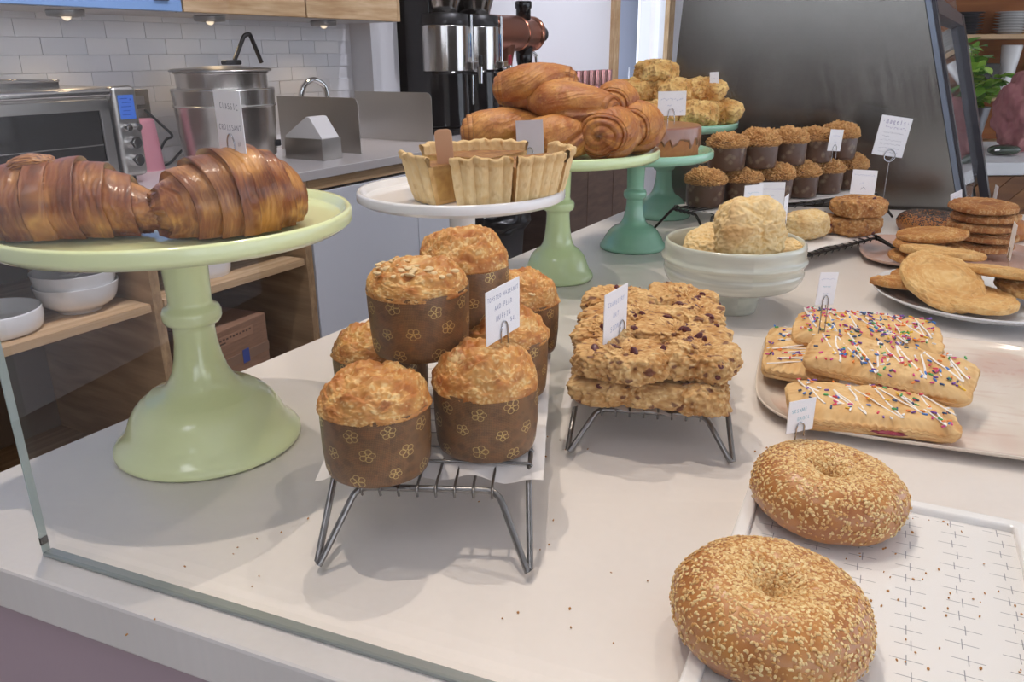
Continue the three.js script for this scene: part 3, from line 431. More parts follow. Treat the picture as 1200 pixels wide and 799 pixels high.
cakeStand('pale yellow-green glass cake stand carrying two croissants', -0.301, -0.712, { R: 0.155, h: 0.2195, br: 0.088, ch: 0.132, color: 0xe9f1b8 });
cakeStand('white glass cake stand carrying the fluted tart slices', -0.061, -0.985, { R: 0.128, h: 0.1965, br: 0.07, ch: 0.122, color: 0xf1f0f0, sr: 0.0155, band: 0.007 });
cakeStand('pale green glass cake stand carrying the rolled pastries', 0.078, -1.311, { R: 0.1615, h: 0.2075, br: 0.0605, ch: 0.124, color: 0xd2e6b0 });
cakeStand('jade green glass cake stand carrying the glazed cake', 0.238, -1.529, { R: 0.142, h: 0.181, br: 0.0645, ch: 0.105, color: 0x90c4a8, sr: 0.016 });
cakeStand('jade green glass cake stand carrying the cheese scones', 0.352, -1.848, { R: 0.156, h: 0.206, br: 0.0665, ch: 0.115, color: 0x90c4a8, sr: 0.018 });

// ---------------------------------------------------------------- food
const crust = (o = {}) => new THREE.MeshPhysicalMaterial({ color: 0xffffff, vertexColors: true, roughness: 0.6, ...o });
const glazed = crust({ roughness: 0.5, clearcoat: 0.3, clearcoatRoughness: 0.18 }), matte = crust({ roughness: 0.78 });
const C = { dark: lin(0x662b10), brown: lin(0x95501f), gold: lin(0xcf9048), pale: lin(0xe2b878), cream: lin(0xecd3a2), burnt: lin(0x4a2310) };

function croissantGeo(L, R, Hh, seed, bands, bend, blunt) {
  const nu = 230, nv = 200;
  return surf(nu, nv, (u, v) => {
    const capN = 0.045; let t, cap = 1;
    if (u < capN) { t = -1; cap = u / capN; } else if (u > 1 - capN) { t = 1; cap = (1 - u) / capN; } else t = -1 + 2 * (u - capN) / (1 - 2 * capN);
    const ph = v * Math.PI * 2, cs = Math.cos(ph), sn = Math.sin(ph);
    const tt = t + 0.09 * Math.sin(ph + seed) + 0.05 * noise(t * 2.2 + seed, cs * 0.8, sn * 0.8);
    const env = blunt[t < 0 ? 0 : 1] + (1 - blunt[t < 0 ? 0 : 1]) * Math.pow(Math.max(0, 1 - Math.pow(Math.abs(t), 1.75)), 0.9);
    const b = Math.abs(tt) * bands + (tt < 0 ? 0.35 : 0), f = b - Math.floor(b);
    const puff = Math.pow(f, 1.3) * (1 - sst(0.9, 1.0, f));
    const lines = noise(tt * 75 + 2 * noise(tt * 5, cs * 1.5 + seed, sn * 1.5), cs * 0.9, sn * 0.9 + seed); const stri = noise(tt * 40 + 1.5 * noise(tt * 6, cs * 2, sn * 2 + seed), cs * 1.4 + seed, sn * 1.4), fine = noise(tt * 120, cs * 3, sn * 3 + seed);
    let r = env * (0.93 + 0.13 * puff + 0.04 * fbm(t * 3 + seed, cs * 1.5, sn * 1.5, 3)) + 0.011 * stri + 0.012 * lines + 0.005 * fine;
    let x = t * L / 2 + (puff * 0.006) * Math.sign(t), y = Hh / 2 * r * cs, z = R * r * sn;
    if (cap < 1) { const sp = cap * 4.5 - v, g = sp - Math.floor(sp); x += (t < 0 ? -1 : 1) * (0.007 * Math.sqrt(1 - cap * cap) - 0.006 * Math.pow(g, 2)) ; y *= cap; z *= cap; }
    z += bend * (t * t - 0.33);
    y += Hh / 2 * (0.80 + 0.05 * noise(t * 2, seed, 3)) * (0.45 + 0.55 * env) ;
    y = y < 0.004 ? 0.0015 + 0.0006 * (y) : y; if (y < 0.0012) y = 0.0012;
    const tone = clamp(0.36 + 0.45 * puff + 2.6 * fbm(t * 2.6 + seed, cs * 1.1, sn * 1.1, 3));
    let c = mixc(C.gold, C.brown, tone); c = mixc(c, C.dark, clamp(0.35 * puff + 0.55 * sst(0.1, 0.5, fbm(t * 4 - seed, cs * 1.5 + 4, sn * 1.5, 3) + 0.22)));
    c = mixc(c, C.gold, clamp(0.4 * sst(0.12, 0.45, -stri) * (1 - 0.45 * tone))); c = mixc(c, C.pale, 0.3 * sst(0.25, 0.5, -stri) * (1 - tone));
    c = mixc(c, lin(0x5e2a12), 0.38 * sst(0.08, 0.4, lines) * (0.35 + 0.65 * tone)); c = mixc(c, lin(0xd29a52), 0.4 * sst(0.15, 0.45, -lines) * (1 - 0.6 * tone)); c = mixc(c, C.burnt, 0.5 * sst(0.2, 0.5, stri) * tone + (cap < 1 ? 0.3 * (0.5 + noise(cap * 9, v * 4, seed)) : 0));
    return [x, y, z, ...c];
  });
}
{
  const a = thing('croissant', 'croissant with a curled dough tip on top, lying beside the labelled one', 'croissant', V(-0.372, CT + 0.2205, -0.650), rad(5), 'croissants');
  part('pastry', croissantGeo(0.178, 0.046, 0.070, 3.1, 4.4, 0.020, [0.34, 0.17]), glazed, a);
  part('dough_tip', blob(22, (x, y, z) => { const q = x * 0.5 + 0.5, r = 0.35 + 0.65 * Math.sin(Math.PI * (0.2 + 0.5 * q)); const k = 1 + 0.3 * fbm(x * 2.5, y * 2.5, z * 2.5, 3); const c = mixc(C.dark, C.gold, clamp(0.45 + 1.4 * noise(x * 2.2, y * 14, z * 14))); return [x * 0.024 * k - 0.014, 0.059 + y * 0.008 * r * k - 0.007 * x * x + 0.003 * x, z * 0.016 * r * k, ...c]; }), glazed, a);
  const b = thing('croissant', 'plump croissant with a spiral end, carrying the paper sign', 'croissant', V(-0.232, CT + 0.2205, -0.668), rad(38), 'croissants');
  part('pastry', croissantGeo(0.114, 0.046, 0.079, 8.4, 3.5, -0.010, [0.46, 0.40]), glazed, b);
}
// ---- paper-cased muffins
const paperTex = canvasTex(1024, 256, (c, w, h) => {
  c.fillStyle = '#7a5230'; c.fillRect(0, 0, w, h);
  for (let x = 0; x < w; x += 4) { c.fillStyle = 'rgba(40,20,8,0.48)'; c.fillRect(x, 0, 1.6, h); }
  for (let y = 0; y < h; y += 5) { c.fillStyle = 'rgba(210,170,100,0.40)'; c.fillRect(0, y, w, 1.5); }
  srand(3); for (let i = 0; i < 900; i++) { c.fillStyle = rnd() > 0.5 ? 'rgba(150,95,50,0.12)' : 'rgba(50,26,12,0.14)'; c.beginPath(); c.arc(rnd(w), rnd(h), rnd(3, 16), 0, 7); c.fill(); }
});
const flowers = []; srand(8); for (let i = 0; i < 9; i++) for (let j = 0; j < 3; j++) flowers.push([(i + (j % 2) * 0.5) * 113.8 + rnd(-16, 16), 42 + j * 84 + rnd(-14, 14), rnd(19, 25), rnd(6)]);
function drawFlowers(c, style) { c.strokeStyle = style; c.lineWidth = 2.4; for (const [x, y, r, a] of flowers) for (const dx of [-1024, 0, 1024]) { for (let k = 0; k < 5; k++) { const q = a + k * 6.283 / 5; c.beginPath(); c.arc(x + dx + Math.cos(q) * r * 0.62, y + Math.sin(q) * r * 0.62, r * 0.42, 0, 7); c.stroke(); } c.beginPath(); c.arc(x + dx, y, r * 0.18, 0, 7); c.stroke(); } }
const paperMap = canvasTex(1024, 256, (c, w, h) => { c.drawImage(paperTex.image, 0, 0); drawFlowers(c, '#cdb377'); });
const paperRM = canvasTex(1024, 256, (c, w, h) => { c.fillStyle = 'rgb(0,105,0)'; c.fillRect(0, 0, w, h); for (let x = 0; x < w; x += 4) { c.fillStyle = 'rgb(0,130,0)'; c.fillRect(x, 0, 1.6, h); } drawFlowers(c, 'rgb(0,70,190)'); }, false);
const paperMat = mat(0xffffff, 1, { map: paperMap, roughnessMap: paperRM, metalness: 1, metalnessMap: paperRM, clearcoat: 0.25, clearcoatRoughness: 0.25 });
function cupGeo(r, h, seed) {
  const g = lathe([[0, 0.0005], [r * 0.86, 0.0005], [r * 0.92, 0.002], [r * 0.955, 0.007], [r * 0.985, h * 0.4], [r, h * 0.8], [r, h], [r - 0.0012, h], [r - 0.0015, h * 0.8], [r * 0.93, 0.01], [0, 0.008]], 72), p = g.attributes.position;
  for (let i = 0; i < p.count; i++) { const x = p.getX(i), y = p.getY(i), z = p.getZ(i), a = Math.atan2(z, x), k = 1 + 0.018 * noise(Math.cos(a) * 2 + seed, Math.sin(a) * 2, y * 25) ; p.setXYZ(i, x * k, y, z * k); }
  const uv = g.attributes.uv; for (let i = 0; i < p.count; i++) uv.setY(i, clamp(p.getY(i) / h)); g.computeVertexNormals(); return g;
}
function muffinTop(r, h, dome, seed, kind) {
  return blob(44, (x, y, z) => {
    const rough = fbm(x * 2.2 + seed, y * 2.2, z * 2.2, 4), craggy = 1 - Math.abs(fbm(x * 3.4 + seed, y * 3.4, z * 3.4 + 4, 3)) * 2.2, fq = kind === 'crumb' ? 0.55 : 1, fine = noise(x * 19 * fq + seed, y * 19 * fq, z * 19 * fq), fine2 = noise(x * 40 * fq, y * 40 * fq + seed, z * 40 * fq);
    const up = clamp(y * 1.2); const amp = kind === 'crumb' ? 0.10 : 0.09;
    const crumb = kind === 'crumb' ? 0.30 * fine + 0.12 * fine2 : 0.035 * fine + 0.025 * fine2;
    let rr = r * (1 + 0.10 * rough * (y > -0.2 ? 1 : 0.2) + (kind === 'crumb' ? 0.05 : 0.02));
    const hx = Math.pow(Math.hypot(x, z), 0.75), q = Math.hypot(x, z) || 1e-6;
    let px = x / q * hx * rr, pz = z / q * hx * rr, py = h - 0.006 + (y > 0 ? y * dome * (1 + amp * 4 * rough + 0.22 * (craggy - 0.6) * up) : y * 0.012);
    px += x * crumb * 0.006 * 3; pz += z * crumb * 0.006 * 3; py += up * crumb * 0.018;
    const lim = r * (y > 0.1 ? 1.05 : 0.985), d = Math.hypot(px, pz); if (d > lim && kind !== 'crumb') { px *= lim / d; pz *= lim / d; }
    let c; const n1 = fbm(x * 3 + seed * 2, y * 3, z * 3, 4);
    if (kind === 'crumb') { c = mixc(lin(0xb57c40), lin(0xdcb074), clamp(0.5 + 1.1 * n1 + 0.5 * fine)); c = mixc(c, lin(0x85502a), 0.5 * sst(0.1, 0.5, noise(x * 14 + 3, y * 14 - seed, z * 14))); }
    else { c = mixc(lin(0xb26a28), lin(0xdca75c), clamp(0.45 + 1.4 * n1)); c = mixc(c, lin(0x9a5020), sst(0.1, 0.4, fbm(x * 2.6 - seed, y * 2.6 + 9, z * 2.6, 3)) * 0.6); c = mixc(c, lin(0xedcf94), 0.7 * sst(0.2, 0.5, fine + n1)); }
    return [px, py, pz, ...c];
  });
}
function flakes(r, h, seed, n) { // chopped nuts on a muffin
  srand(seed); const L = [];
  for (let i = 0; i < n; i++) { const a = rnd(6.28), q = Math.sqrt(rnd(0.8)) * r * 0.95, s = rnd(0.0014, 0.0032), g = new THREE.IcosahedronGeometry(s, 1); g.scale(rnd(0.9, 1.8), 0.5, 1); g.rotateX(rnd(-0.6, 0.6)); g.rotateY(rnd(6)); g.translate(Math.cos(a) * q, h - 0.0035 + 0.0025 * rnd() - q * q * 5, Math.sin(a) * q); L.push(g); }
  return merge(L);
}
const nutMat = mat(0xdfc291, 0.6), nutMat2 = mat(0xc89a5c, 0.6);
const MR = 0.0415, MH = 0.056;
const bigKinds = [0, 1, 2].map((k) => ({ cup: cupGeo(MR, MH, k * 3.3), top: muffinTop(MR, MH, [0.028, 0.033, 0.024][k], 2.2 + k * 7.7, 'big') }));
function bigMuffin(kind, x, h, z, turn, label, tilt = 0, nuts = 0) {
  const t = thing('muffin', label, 'muffin', V(x, CT + h, z), turn, 'paper-cased muffins on the front rack'); t.rotation.z = tilt;
  part('paper_case', bigKinds[kind].cup, paperMat, t); const top = part('crumb', bigKinds[kind].top, crust({ roughness: 0.55 }), t);
  if (nuts) { const f = part('nut_pieces', flakes(MR, MH + 0.021, nuts, 64), nutMat, top); f.userData.kind = 'stuff'; }
  return t;
}
const R1H = 0.0625;
bigMuffin(0, -0.103, R1H, -0.543, 0.4, 'golden muffin on the rack end beside the signed muffin, nothing stacked on its front');
bigMuffin(1, -0.021, R1H, -0.579, 2.0, 'muffin with a torn glossy top that holds the hazelnut and pear sign');
bigMuffin(2, -0.116, R1H, -0.655, 3.6, 'reddish brown muffin half hidden under the upper muffins beside the bare counter');
bigMuffin(0, -0.008, R1H, -0.688, 5.0, 'muffin on the rack directly behind the hazelnut and pear sign');
bigMuffin(1, 0.008, R1H, -0.800, 0.9, 'muffin at the far end of the front rack nearest the pale green stand', 0, 4);
bigMuffin(2, -0.0755, R1H + 0.0665, -0.622, 1.1, 'nut-topped muffin stacked on top over the golden muffin', rad(1.5), 9);
bigMuffin(1, -0.044, R1H + 0.0645, -0.706, 4.1, 'nut-topped muffin stacked on top against the white cake stand stem', 0, 15);

// ---- far crumb-topped muffins
const darkPaper = mat(0xffffff, 1, { map: canvasTex(512, 128, (c, w, h) => { c.fillStyle = '#5e3e2a'; c.fillRect(0, 0, w, h); for (let x = 0; x < w; x += 4) { c.fillStyle = 'rgba(20,10,6,0.4)'; c.fillRect(x, 0, 1.6, h); } c.strokeStyle = '#8d7a60'; c.lineWidth = 2; srand(6); for (let i = 0; i < 30; i++) { const x = rnd(w), y = rnd(h); for (let k = 0; k < 4; k++) { c.beginPath(); c.arc(x + Math.cos(k * 1.57) * 5, y + Math.sin(k * 1.57) * 5, 4, 0, 7); c.stroke(); } } }), roughnessMap: paperRM, clearcoat: 0.25, clearcoatRoughness: 0.2 });
darkPaper.roughness = 0.9;
const crumbKinds = [0, 1, 2].map((k) => ({ cup: cupGeo(0.0385, 0.058, 20 + k * 3.3), top: muffinTop(0.0395, 0.057, [0.022, 0.019, 0.025][k], 31 + k * 5.3, 'crumb') }));
const lowRow = [[0.396, -1.628], [0.478, -1.655], [0.556, -1.692], [0.626, -1.735], [0.698, -1.785], [0.772, -1.838]], upRow = [[0.440, -1.650], [0.512, -1.676], [0.588, -1.722], [0.660, -1.765], [0.732, -1.815]];
lowRow.forEach(([x, z], i) => { const t = thing('crumble_muffin', i ? 'crumb-topped muffin in dark paper in the lower row on the black rack' : 'crumb-topped muffin in dark paper ending the lower row beside the jade stand', 'muffin', V(x, CT + 0.0635, z), i * 1.3, 'crumb-topped muffins on the black rack'); part('paper_case', crumbKinds[i % 3].cup, darkPaper, t); part('crumb', crumbKinds[i % 3].top, matte, t); });
upRow.forEach(([x, z], i) => { const t = thing('crumble_muffin', i ? 'crumb-topped muffin in dark paper in the stacked upper row' : 'crumb-topped muffin in dark paper ending the upper row beside the jade stand', 'muffin', V(x, CT + 0.134, z), 2 + i * 1.7, 'crumb-topped muffins stacked on the lower row'); part('paper_case', crumbKinds[(i + 1) % 3].cup, darkPaper, t); part('crumb', crumbKinds[(i + 1) % 3].top, matte, t); });

// ---- wire racks
function wireRack(label, x, z, turn, w, l, h, m, nLong, nCross, splay = 0.012) {
  const t = thing('wire_rack', label, 'wire rack', V(x, CT, z), turn, 'wire cooling racks');
  const hw = w / 2, hl = l / 2, r = 0.0026, top = h - r;
  const end = (s) => [[s * 0, 0, 0]];
  const loop = [];
  for (const s of [1, -1]) {   // each end: rail - foot - end bar - foot - rail
    part('frame', path([[-hw, top, 0], [-hw, top, s * (hl - 0.045)], [-hw - 0.004, r, s * (hl + splay)], [-hw + 0.022, top - 0.003, s * (hl - 0.024)], [hw - 0.022, top - 0.003, s * (hl - 0.024)], [hw + 0.004, r, s * (hl + splay)], [hw, top, s * (hl - 0.045)], [hw, top, 0]], r, 0.009, 10), m, t);
  }
  for (let i = 0; i < nLong; i++) { const X = -hw + 0.026 + (w - 0.052) * i / (nLong - 1); part('wire', path([[X, top - 0.008, hl - 0.021], [X, top - 0.0005, hl - 0.0175], [X, top + 0.0012, hl - 0.030], [X, top + 0.0012, -hl + 0.030], [X, top - 0.0005, -hl + 0.0175], [X, top - 0.008, -hl + 0.021]], 0.0011, 0.003, 6), m, t); }
  for (let i = 0; i < nCross; i++) { const Z = -hl + 0.055 + (l - 0.11) * i / (nCross - 1); part('wire', path([[-hw + 0.004, top - 0.005, Z], [-hw - 0.0036, top - 0.002, Z], [-hw - 0.001, top + 0.0036, Z], [hw + 0.001, top + 0.0036, Z], [hw + 0.0036, top - 0.002, Z], [hw - 0.004, top - 0.005, Z]], 0.0011, 0.003, 6), m, t); }
  return t;
}
wireRack('grey wire rack under the paper-cased muffins', -0.053, -0.682, rad(-4), 0.15, 0.37, 0.060, wireMat, 8, 12);
wireRack('grey wire rack under the cranberry oat scones', 0.150, -0.797, rad(-9.5), 0.145, 0.262, 0.042, wireMat, 8, 10);
wireRack('black wire rack under the crumb-topped muffins', 0.583, -1.728, rad(28.5), 0.53, 0.16, 0.060, blackWire, 18, 5);
wireRack('low black wire rack under the loose scones and biscuit', 0.545, -1.452, rad(37.7), 0.33, 0.17, 0.03, blackWire, 14, 5);
function sheet(w, l, seed, curl = 0.004) { const n = 24, P = [], I = [], UV = []; for (let j = 0; j <= n; j++) for (let i = 0; i <= n; i++) { const u = i / n - 0.5, v = j / n - 0.5, e = Math.max(Math.abs(u), Math.abs(v)) * 2; P.push(u * w, 0.0006 + curl * Math.pow(e, 8) * (noise(u * 5 + seed, v * 5, seed) * 1.2 - 0.6), v * l); UV.push(u, v); if (i < n && j < n) { const a = j * (n + 1) + i; I.push(a, a + n + 1, a + 1, a + 1, a + n + 1, a + n + 2); } } return geoFrom(P, null, I, UV); }
const parch = mat(0xeae5e2, 0.7, { side: THREE.DoubleSide, transmission: 0.2, thickness: 0 });
solid('parchment_sheet', sheet(0.176, 0.315, 1, 0.012), parch, 'white paper sheet under the muffins on the grey rack', 'paper', V(-0.054, CT + 0.0612, -0.690), rad(-4));
solid('parchment_sheet', sheet(0.165, 0.235, 2, 0.006), parch, 'white paper sheet under the cranberry oat scones', 'paper', V(0.147, CT + 0.0432, -0.802), rad(-9.5));
solid('parchment_sheet', sheet(0.5, 0.105, 3), parch, 'white paper sheet under the crumb-topped muffins', 'paper', V(0.583, CT + 0.0615, -1.728), rad(28.5));
solid('parchment_sheet', sheet(0.30, 0.115, 4), parch, 'white paper sheet on the low black rack', 'paper', V(0.545, CT + 0.0315, -1.452), rad(37.7));

// ---- craggy baked slabs
function slabGeo(a, b, c, n, seed, o = {}) {
  const { amp = 0.004, freq = 90, lo = lin(0xb9803f), hi = lin(0xe0b878), spot = lin(0x5b1d22), spots = 0.5, top = lin(0xa4632c), det = 38, rough = 0.45, jag = 0 } = o;
  return blob(det, (x, y, z) => {
    const p = superell(x, y, z, a, b, c, n), q = p.map((k) => k * freq), n1 = fbm(q[0] * 0.35 + seed, q[1] * 0.35, q[2] * 0.35, 4), n2 = noise(q[0] * 1.9 + seed, q[1] * 1.9, q[2] * 1.9), n3 = noise(q[0] * 4.2, q[1] * 4.2 + seed, q[2] * 4.2), n4 = noise(q[0] * 0.16 + seed, q[1] * 0.16, q[2] * 0.16 + 3);
    const d = amp * (1.5 * n1 + 0.45 * n2 + 0.3 * n3) + jag * n4; const len = Math.hypot(...p), k = 1 + d / len;
    let cc = mixc(lo, hi, clamp(0.5 + 1.1 * n1 + 0.45 * n2)); cc = mixc(cc, top, rough * sst(0.05, 0.45, n3 + 0.4 * n1) ); cc = mixc(cc, lin(0xf0dcae), 0.5 * sst(0.25, 0.6, -n3 + n2 * 0.3));
    const s = noise(q[0] * 1.15 + seed * 3, q[1] * 1.15, q[2] * 1.15 + 7); cc = mixc(cc, spot, spots * sst(0.36, 0.46, s));
    return [p[0] * k, b + p[1] * k, p[2] * k, ...cc];
  });
}
function berries(a, b, c, n, seed, r0 = 0.0025, r1 = 0.0055) { srand(seed); const L = []; for (let i = 0; i < n; i++) { let x = rnd(-1, 1), y = rnd(-0.6, 1), z = rnd(-1, 1); const p = superell(x, y, z, a * 0.94, b * 0.84, c * 0.94, 4), g = new THREE.IcosahedronGeometry(rnd(r0, r1), 1); g.scale(rnd(1, 1.5), rnd(0.4, 0.7), rnd(0.6, 1.1)); g.rotateY(rnd(6)); g.rotateX(rnd(3)); g.translate(p[0], b + p[1], p[2]); L.push(g); } return merge(L); }
const berryMat = mat(0x5a1f26, 0.35);
{ // cranberry oat scones: two layers of wedge-cut slabs across the rack
  const S = [], rot = rad(-9.5), c = Math.cos(rot), s = Math.sin(rot), at = (x, z) => [0.148 + x * c + z * s, -0.792 - x * s + z * c];
  const rows = [0.094, 0.034, -0.026, -0.088];
  for (let L = 0; L < 2; L++) rows.forEach((rz, i) => { for (const sd of [0, 1]) S.push([L, i, sd, rz]); });
  S.forEach(([L, i, sd, rz], k) => {
    const split = L ? [0.012, -0.020, 0.02, 0.0][i] : [0.03, 0.0, 0.01, 0.0][i], x0 = sd ? split : -0.070, x1 = sd ? 0.070 : split, a = (x1 - x0) / 2 + 0.005, z0 = rz + (L ? (sd ? -0.010 : 0.004) : 0);
    const [x, z] = at((x0 + x1) / 2, z0), b = L ? 0.0145 : 0.0135, cdp = 0.033;
    const front = i === 0 ? 'at the bagel end' : i === 3 ? 'at the bowl end' : i === 1 ? 'second row from the bagels' : 'third row from the bagels';
    const t = thing('oat_scone', `cranberry oat scone, ${L ? 'upper' : 'lower'} layer, ${front}, ${sd ? 'hand pie side' : 'muffin side'}`, 'scone', V(x, CT + 0.0445 + L * 0.028, z), rot + rad(L ? [-14, -20, -16, -6][i] * (sd ? 0.8 : 0.6) : 0), 'cranberry oat scones');
    part('crumb', slabGeo(a, b, cdp, 3.8, 3.3 + k * 2.9, { amp: 0.0074, freq: 105, jag: 0.008, spots: 0.8, lo: lin(0xb07838), hi: lin(0xe4c084) }), matte, t);
    const f = part('cranberries', berries(a, b, cdp, 9, 40 + k, 0.003, 0.0062), berryMat, t); f.userData.kind = 'stuff';
    if (L) t.rotation.z = rad(sd ? -2 : 2);
  });
}
// ---- fluted tart slices on the white stand
function tartSlice(a0, a1, R, H, seed) {
  const cr = [lin(0xdfbb80), lin(0xf1dcae), lin(0xb98746)], list = [], ribs = 36;
  const flute = (a) => 0.0042 * Math.pow(Math.abs(Math.sin(a * ribs / 2)), 0.8);
  const ro = (a, y) => R * (0.87 + 0.13 * y / H) + flute(a) * clamp(y / H * 1.6 + 0.5) + (y > H * 0.9 ? 0.002 : 0);
  const wall = surf(40, 220, (u, v) => { // outside wall, over the rim, down the inside
    const a = a0 + (a1 - a0) * v; let y, r; if (u < 0.6) { y = H * (u / 0.6); r = ro(a, y); } else if (u < 0.8) { const q = (u - 0.6) / 0.2; y = H + 0.0028 * Math.sin(q * Math.PI) + 0.0034 * noise(a * 9, seed, 1); r = ro(a, H) + 0.002 * Math.sin(q * Math.PI) * (1 - q) - 0.0075 * q; } else { const q = (u - 0.8) / 0.2; y = H - 0.012 * q; r = ro(a, H) - 0.0075 - 0.001 * q; }
    r += 0.0016 * fbm(a * 24, y * 240, seed, 3); const n = fbm(a * 9, y * 90, seed, 3), f = flute(a) / 0.0042; let c = mixc(cr[0], cr[1], clamp(0.5 + n)); c = mixc(c, cr[2], clamp(0.55 * sst(0.72, 1, y / H) * (0.6 + n) + 0.5 * sst(0.15, 0.4, n)));
    return [r * Math.cos(a), y, r * Math.sin(a), ...c]; }, false);
  const fill = surf(14, 60, (u, v) => { const a = a0 + (a1 - a0) * v, r = u * (ro(a, H) - 0.0078), y = H - 0.0105 + 0.0012 * fbm(r * 200 * Math.cos(a), r * 200 * Math.sin(a), seed, 3); const n = fbm(r * 90 * Math.cos(a), r * 90 * Math.sin(a), seed + 3, 3); return [r * Math.cos(a), y, r * Math.sin(a), ...mixc(lin(0x7d5230), lin(0xb5854c), clamp(0.45 + n * 1.4))]; }, false);
  const face = (a) => surf(20, 30, (u, v) => { const y = (H - 0.0105) * u, r = v * (ro(a, y) - 0.0002); const cst = v > 0.93 || u < 0.09, n = fbm(r * 120, y * 120, seed + a, 3); return [r * Math.cos(a), y, r * Math.sin(a), ...(cst ? mixc(cr[0], cr[2], 0.3 + n) : mixc(lin(0xcfa862), lin(0xa87c44), clamp(0.4 + n + 0.5 * (u > 0.9))))]; }, false);
  const bottom = surf(2, 40, (u, v) => { const a = a0 + (a1 - a0) * v, r = u * ro(a, 0); return [r * Math.cos(a), 0.0002, r * Math.sin(a), ...cr[0]]; }, false);
  return { wall, filling: mergeGeometries([fill, face(a0), face(a1), bottom]) };
}
{ const mD = crust({ roughness: 0.7, side: THREE.DoubleSide });
  // angles measured from +x towards the camera
  [[28, 72, 'fluted tart slice on the white stand between its neighbour and the rolled pastries'], [74, 116, 'wide fluted tart slice in the middle of the white stand'], [128, 168, 'fluted tart slice set apart beside the wooden tag'], [-40, 26, 'fluted tart slice at the pastry side of the white stand'], [205, 300, 'fluted tart piece at the rear of the white stand']].forEach(([d0, d1, label], i) => {
    const off = rad((d0 + d1) / 2), e = i === 2 ? 0.012 : 0.003, g = tartSlice(rad(d0), rad(d1), 0.094, 0.054, 3 + i * 4.1);
    const t = thing('tart_slice', label, 'tart', V(-0.024 + Math.cos(off) * e, CT + 0.197, -0.978 + Math.sin(off) * e), 0, 'fluted tart slices');
    part('crust', g.wall, mD, t); part('filling', g.filling, mD, t); });
}
// ---- rolled layered pastries on the pale green stand
function rollGeo(L, R, seed, o = {}) {
  const { flat = 0.85, bend = 0, turns = 3.4, twist = 0.8 } = o;
  return surf(210, 170, (u, v) => {
    const cN = 0.26; let t, cap = 1; if (u < cN) { t = -1; cap = u / cN; } else if (u > 1 - cN) { t = 1; cap = (1 - u) / cN; } else t = -1 + 2 * (u - cN) / (1 - 2 * cN);
    const ph = v * 6.28318, cs = Math.cos(ph), sn = Math.sin(ph), wob = 0.12 * noise(cs * 1.3 + seed, sn * 1.3, cap * 3), sp = cap * turns - v + wob, g = sp - Math.floor(sp);
    const hp = ph + twist * t + 0.35 * noise(t * 1.3 + seed, cs, sn), edge = ((hp / 6.28318) % 1 + 1) % 1;   // the lapped edge of the dough winds round the roll
    const lap = 1 - 0.13 * Math.exp(-Math.pow((edge - 0.3) / 0.03, 2)) + 0.05 * sst(0.30, 0.36, edge) * (1 - sst(0.5, 0.9, edge));
    const lay = noise(Math.cos(hp) * 9 + seed, Math.sin(hp) * 9, t * 1.2), fine = noise(t * 22 + seed, Math.cos(hp) * 14, Math.sin(hp) * 14), blister = fbm(t * 7 + seed, cs * 5, sn * 5, 3);
    let r = R * (1 - 0.22 * t * t) * lap * (1 + 0.12 * fbm(t * 1.3 + seed, cs * 1.1, sn * 1.1, 2) + 0.018 * lay + 0.03 * blister + 0.012 * noise(t * 34 + seed, cs * 22, sn * 22));
    const cc = Math.sin(cap * Math.PI / 2); let x = t * L / 2, y = r * (cap < 1 ? cc : 1) * cs * flat, z = r * (cap < 1 ? cc : 1) * sn;
    const groove = Math.pow(Math.abs(g - 0.5) * 2, 2.2);
    if (cap < 1) x += Math.sign(t) * (R * 0.42 * Math.cos(cap * Math.PI / 2) - 0.0075 * groove * (0.3 + 0.7 * cap));
    z += bend * Math.cos(t * 1.5); 
    const tone = clamp(0.5 + 1.6 * fbm(t * 1.6 + seed * 1.3, cs * 1.3, sn * 1.3, 3));
    const speck = noise(t * 34 + seed, cs * 22, sn * 22); let c = mixc(lin(0xcd9048), lin(0xa35c28), tone); c = mixc(c, C.dark, clamp(0.24 * sst(0.0, 0.45, lay + 0.25 * fine) + 0.7 * Math.exp(-Math.pow((edge - 0.365) / 0.025, 2)) * (cap < 1 ? 0 : 1)));
    c = mixc(c, lin(0xdba95f), 0.5 * sst(0.1, 0.45, blister + 0.3 * fine)); c = mixc(c, lin(0x8a4a20), 0.4 * sst(0.1, 0.45, speck)); if (cap < 1) { c = mixc(c, C.dark, 0.6 * Math.pow(1 - Math.abs(g - 0.5) * 2, 2.5)); }
    if (cap < 0.16) c = mixc(c, lin(0x3a1d12), 0.9 * (1 - cap / 0.16));
    return [x, y, z, ...c];
  });
}
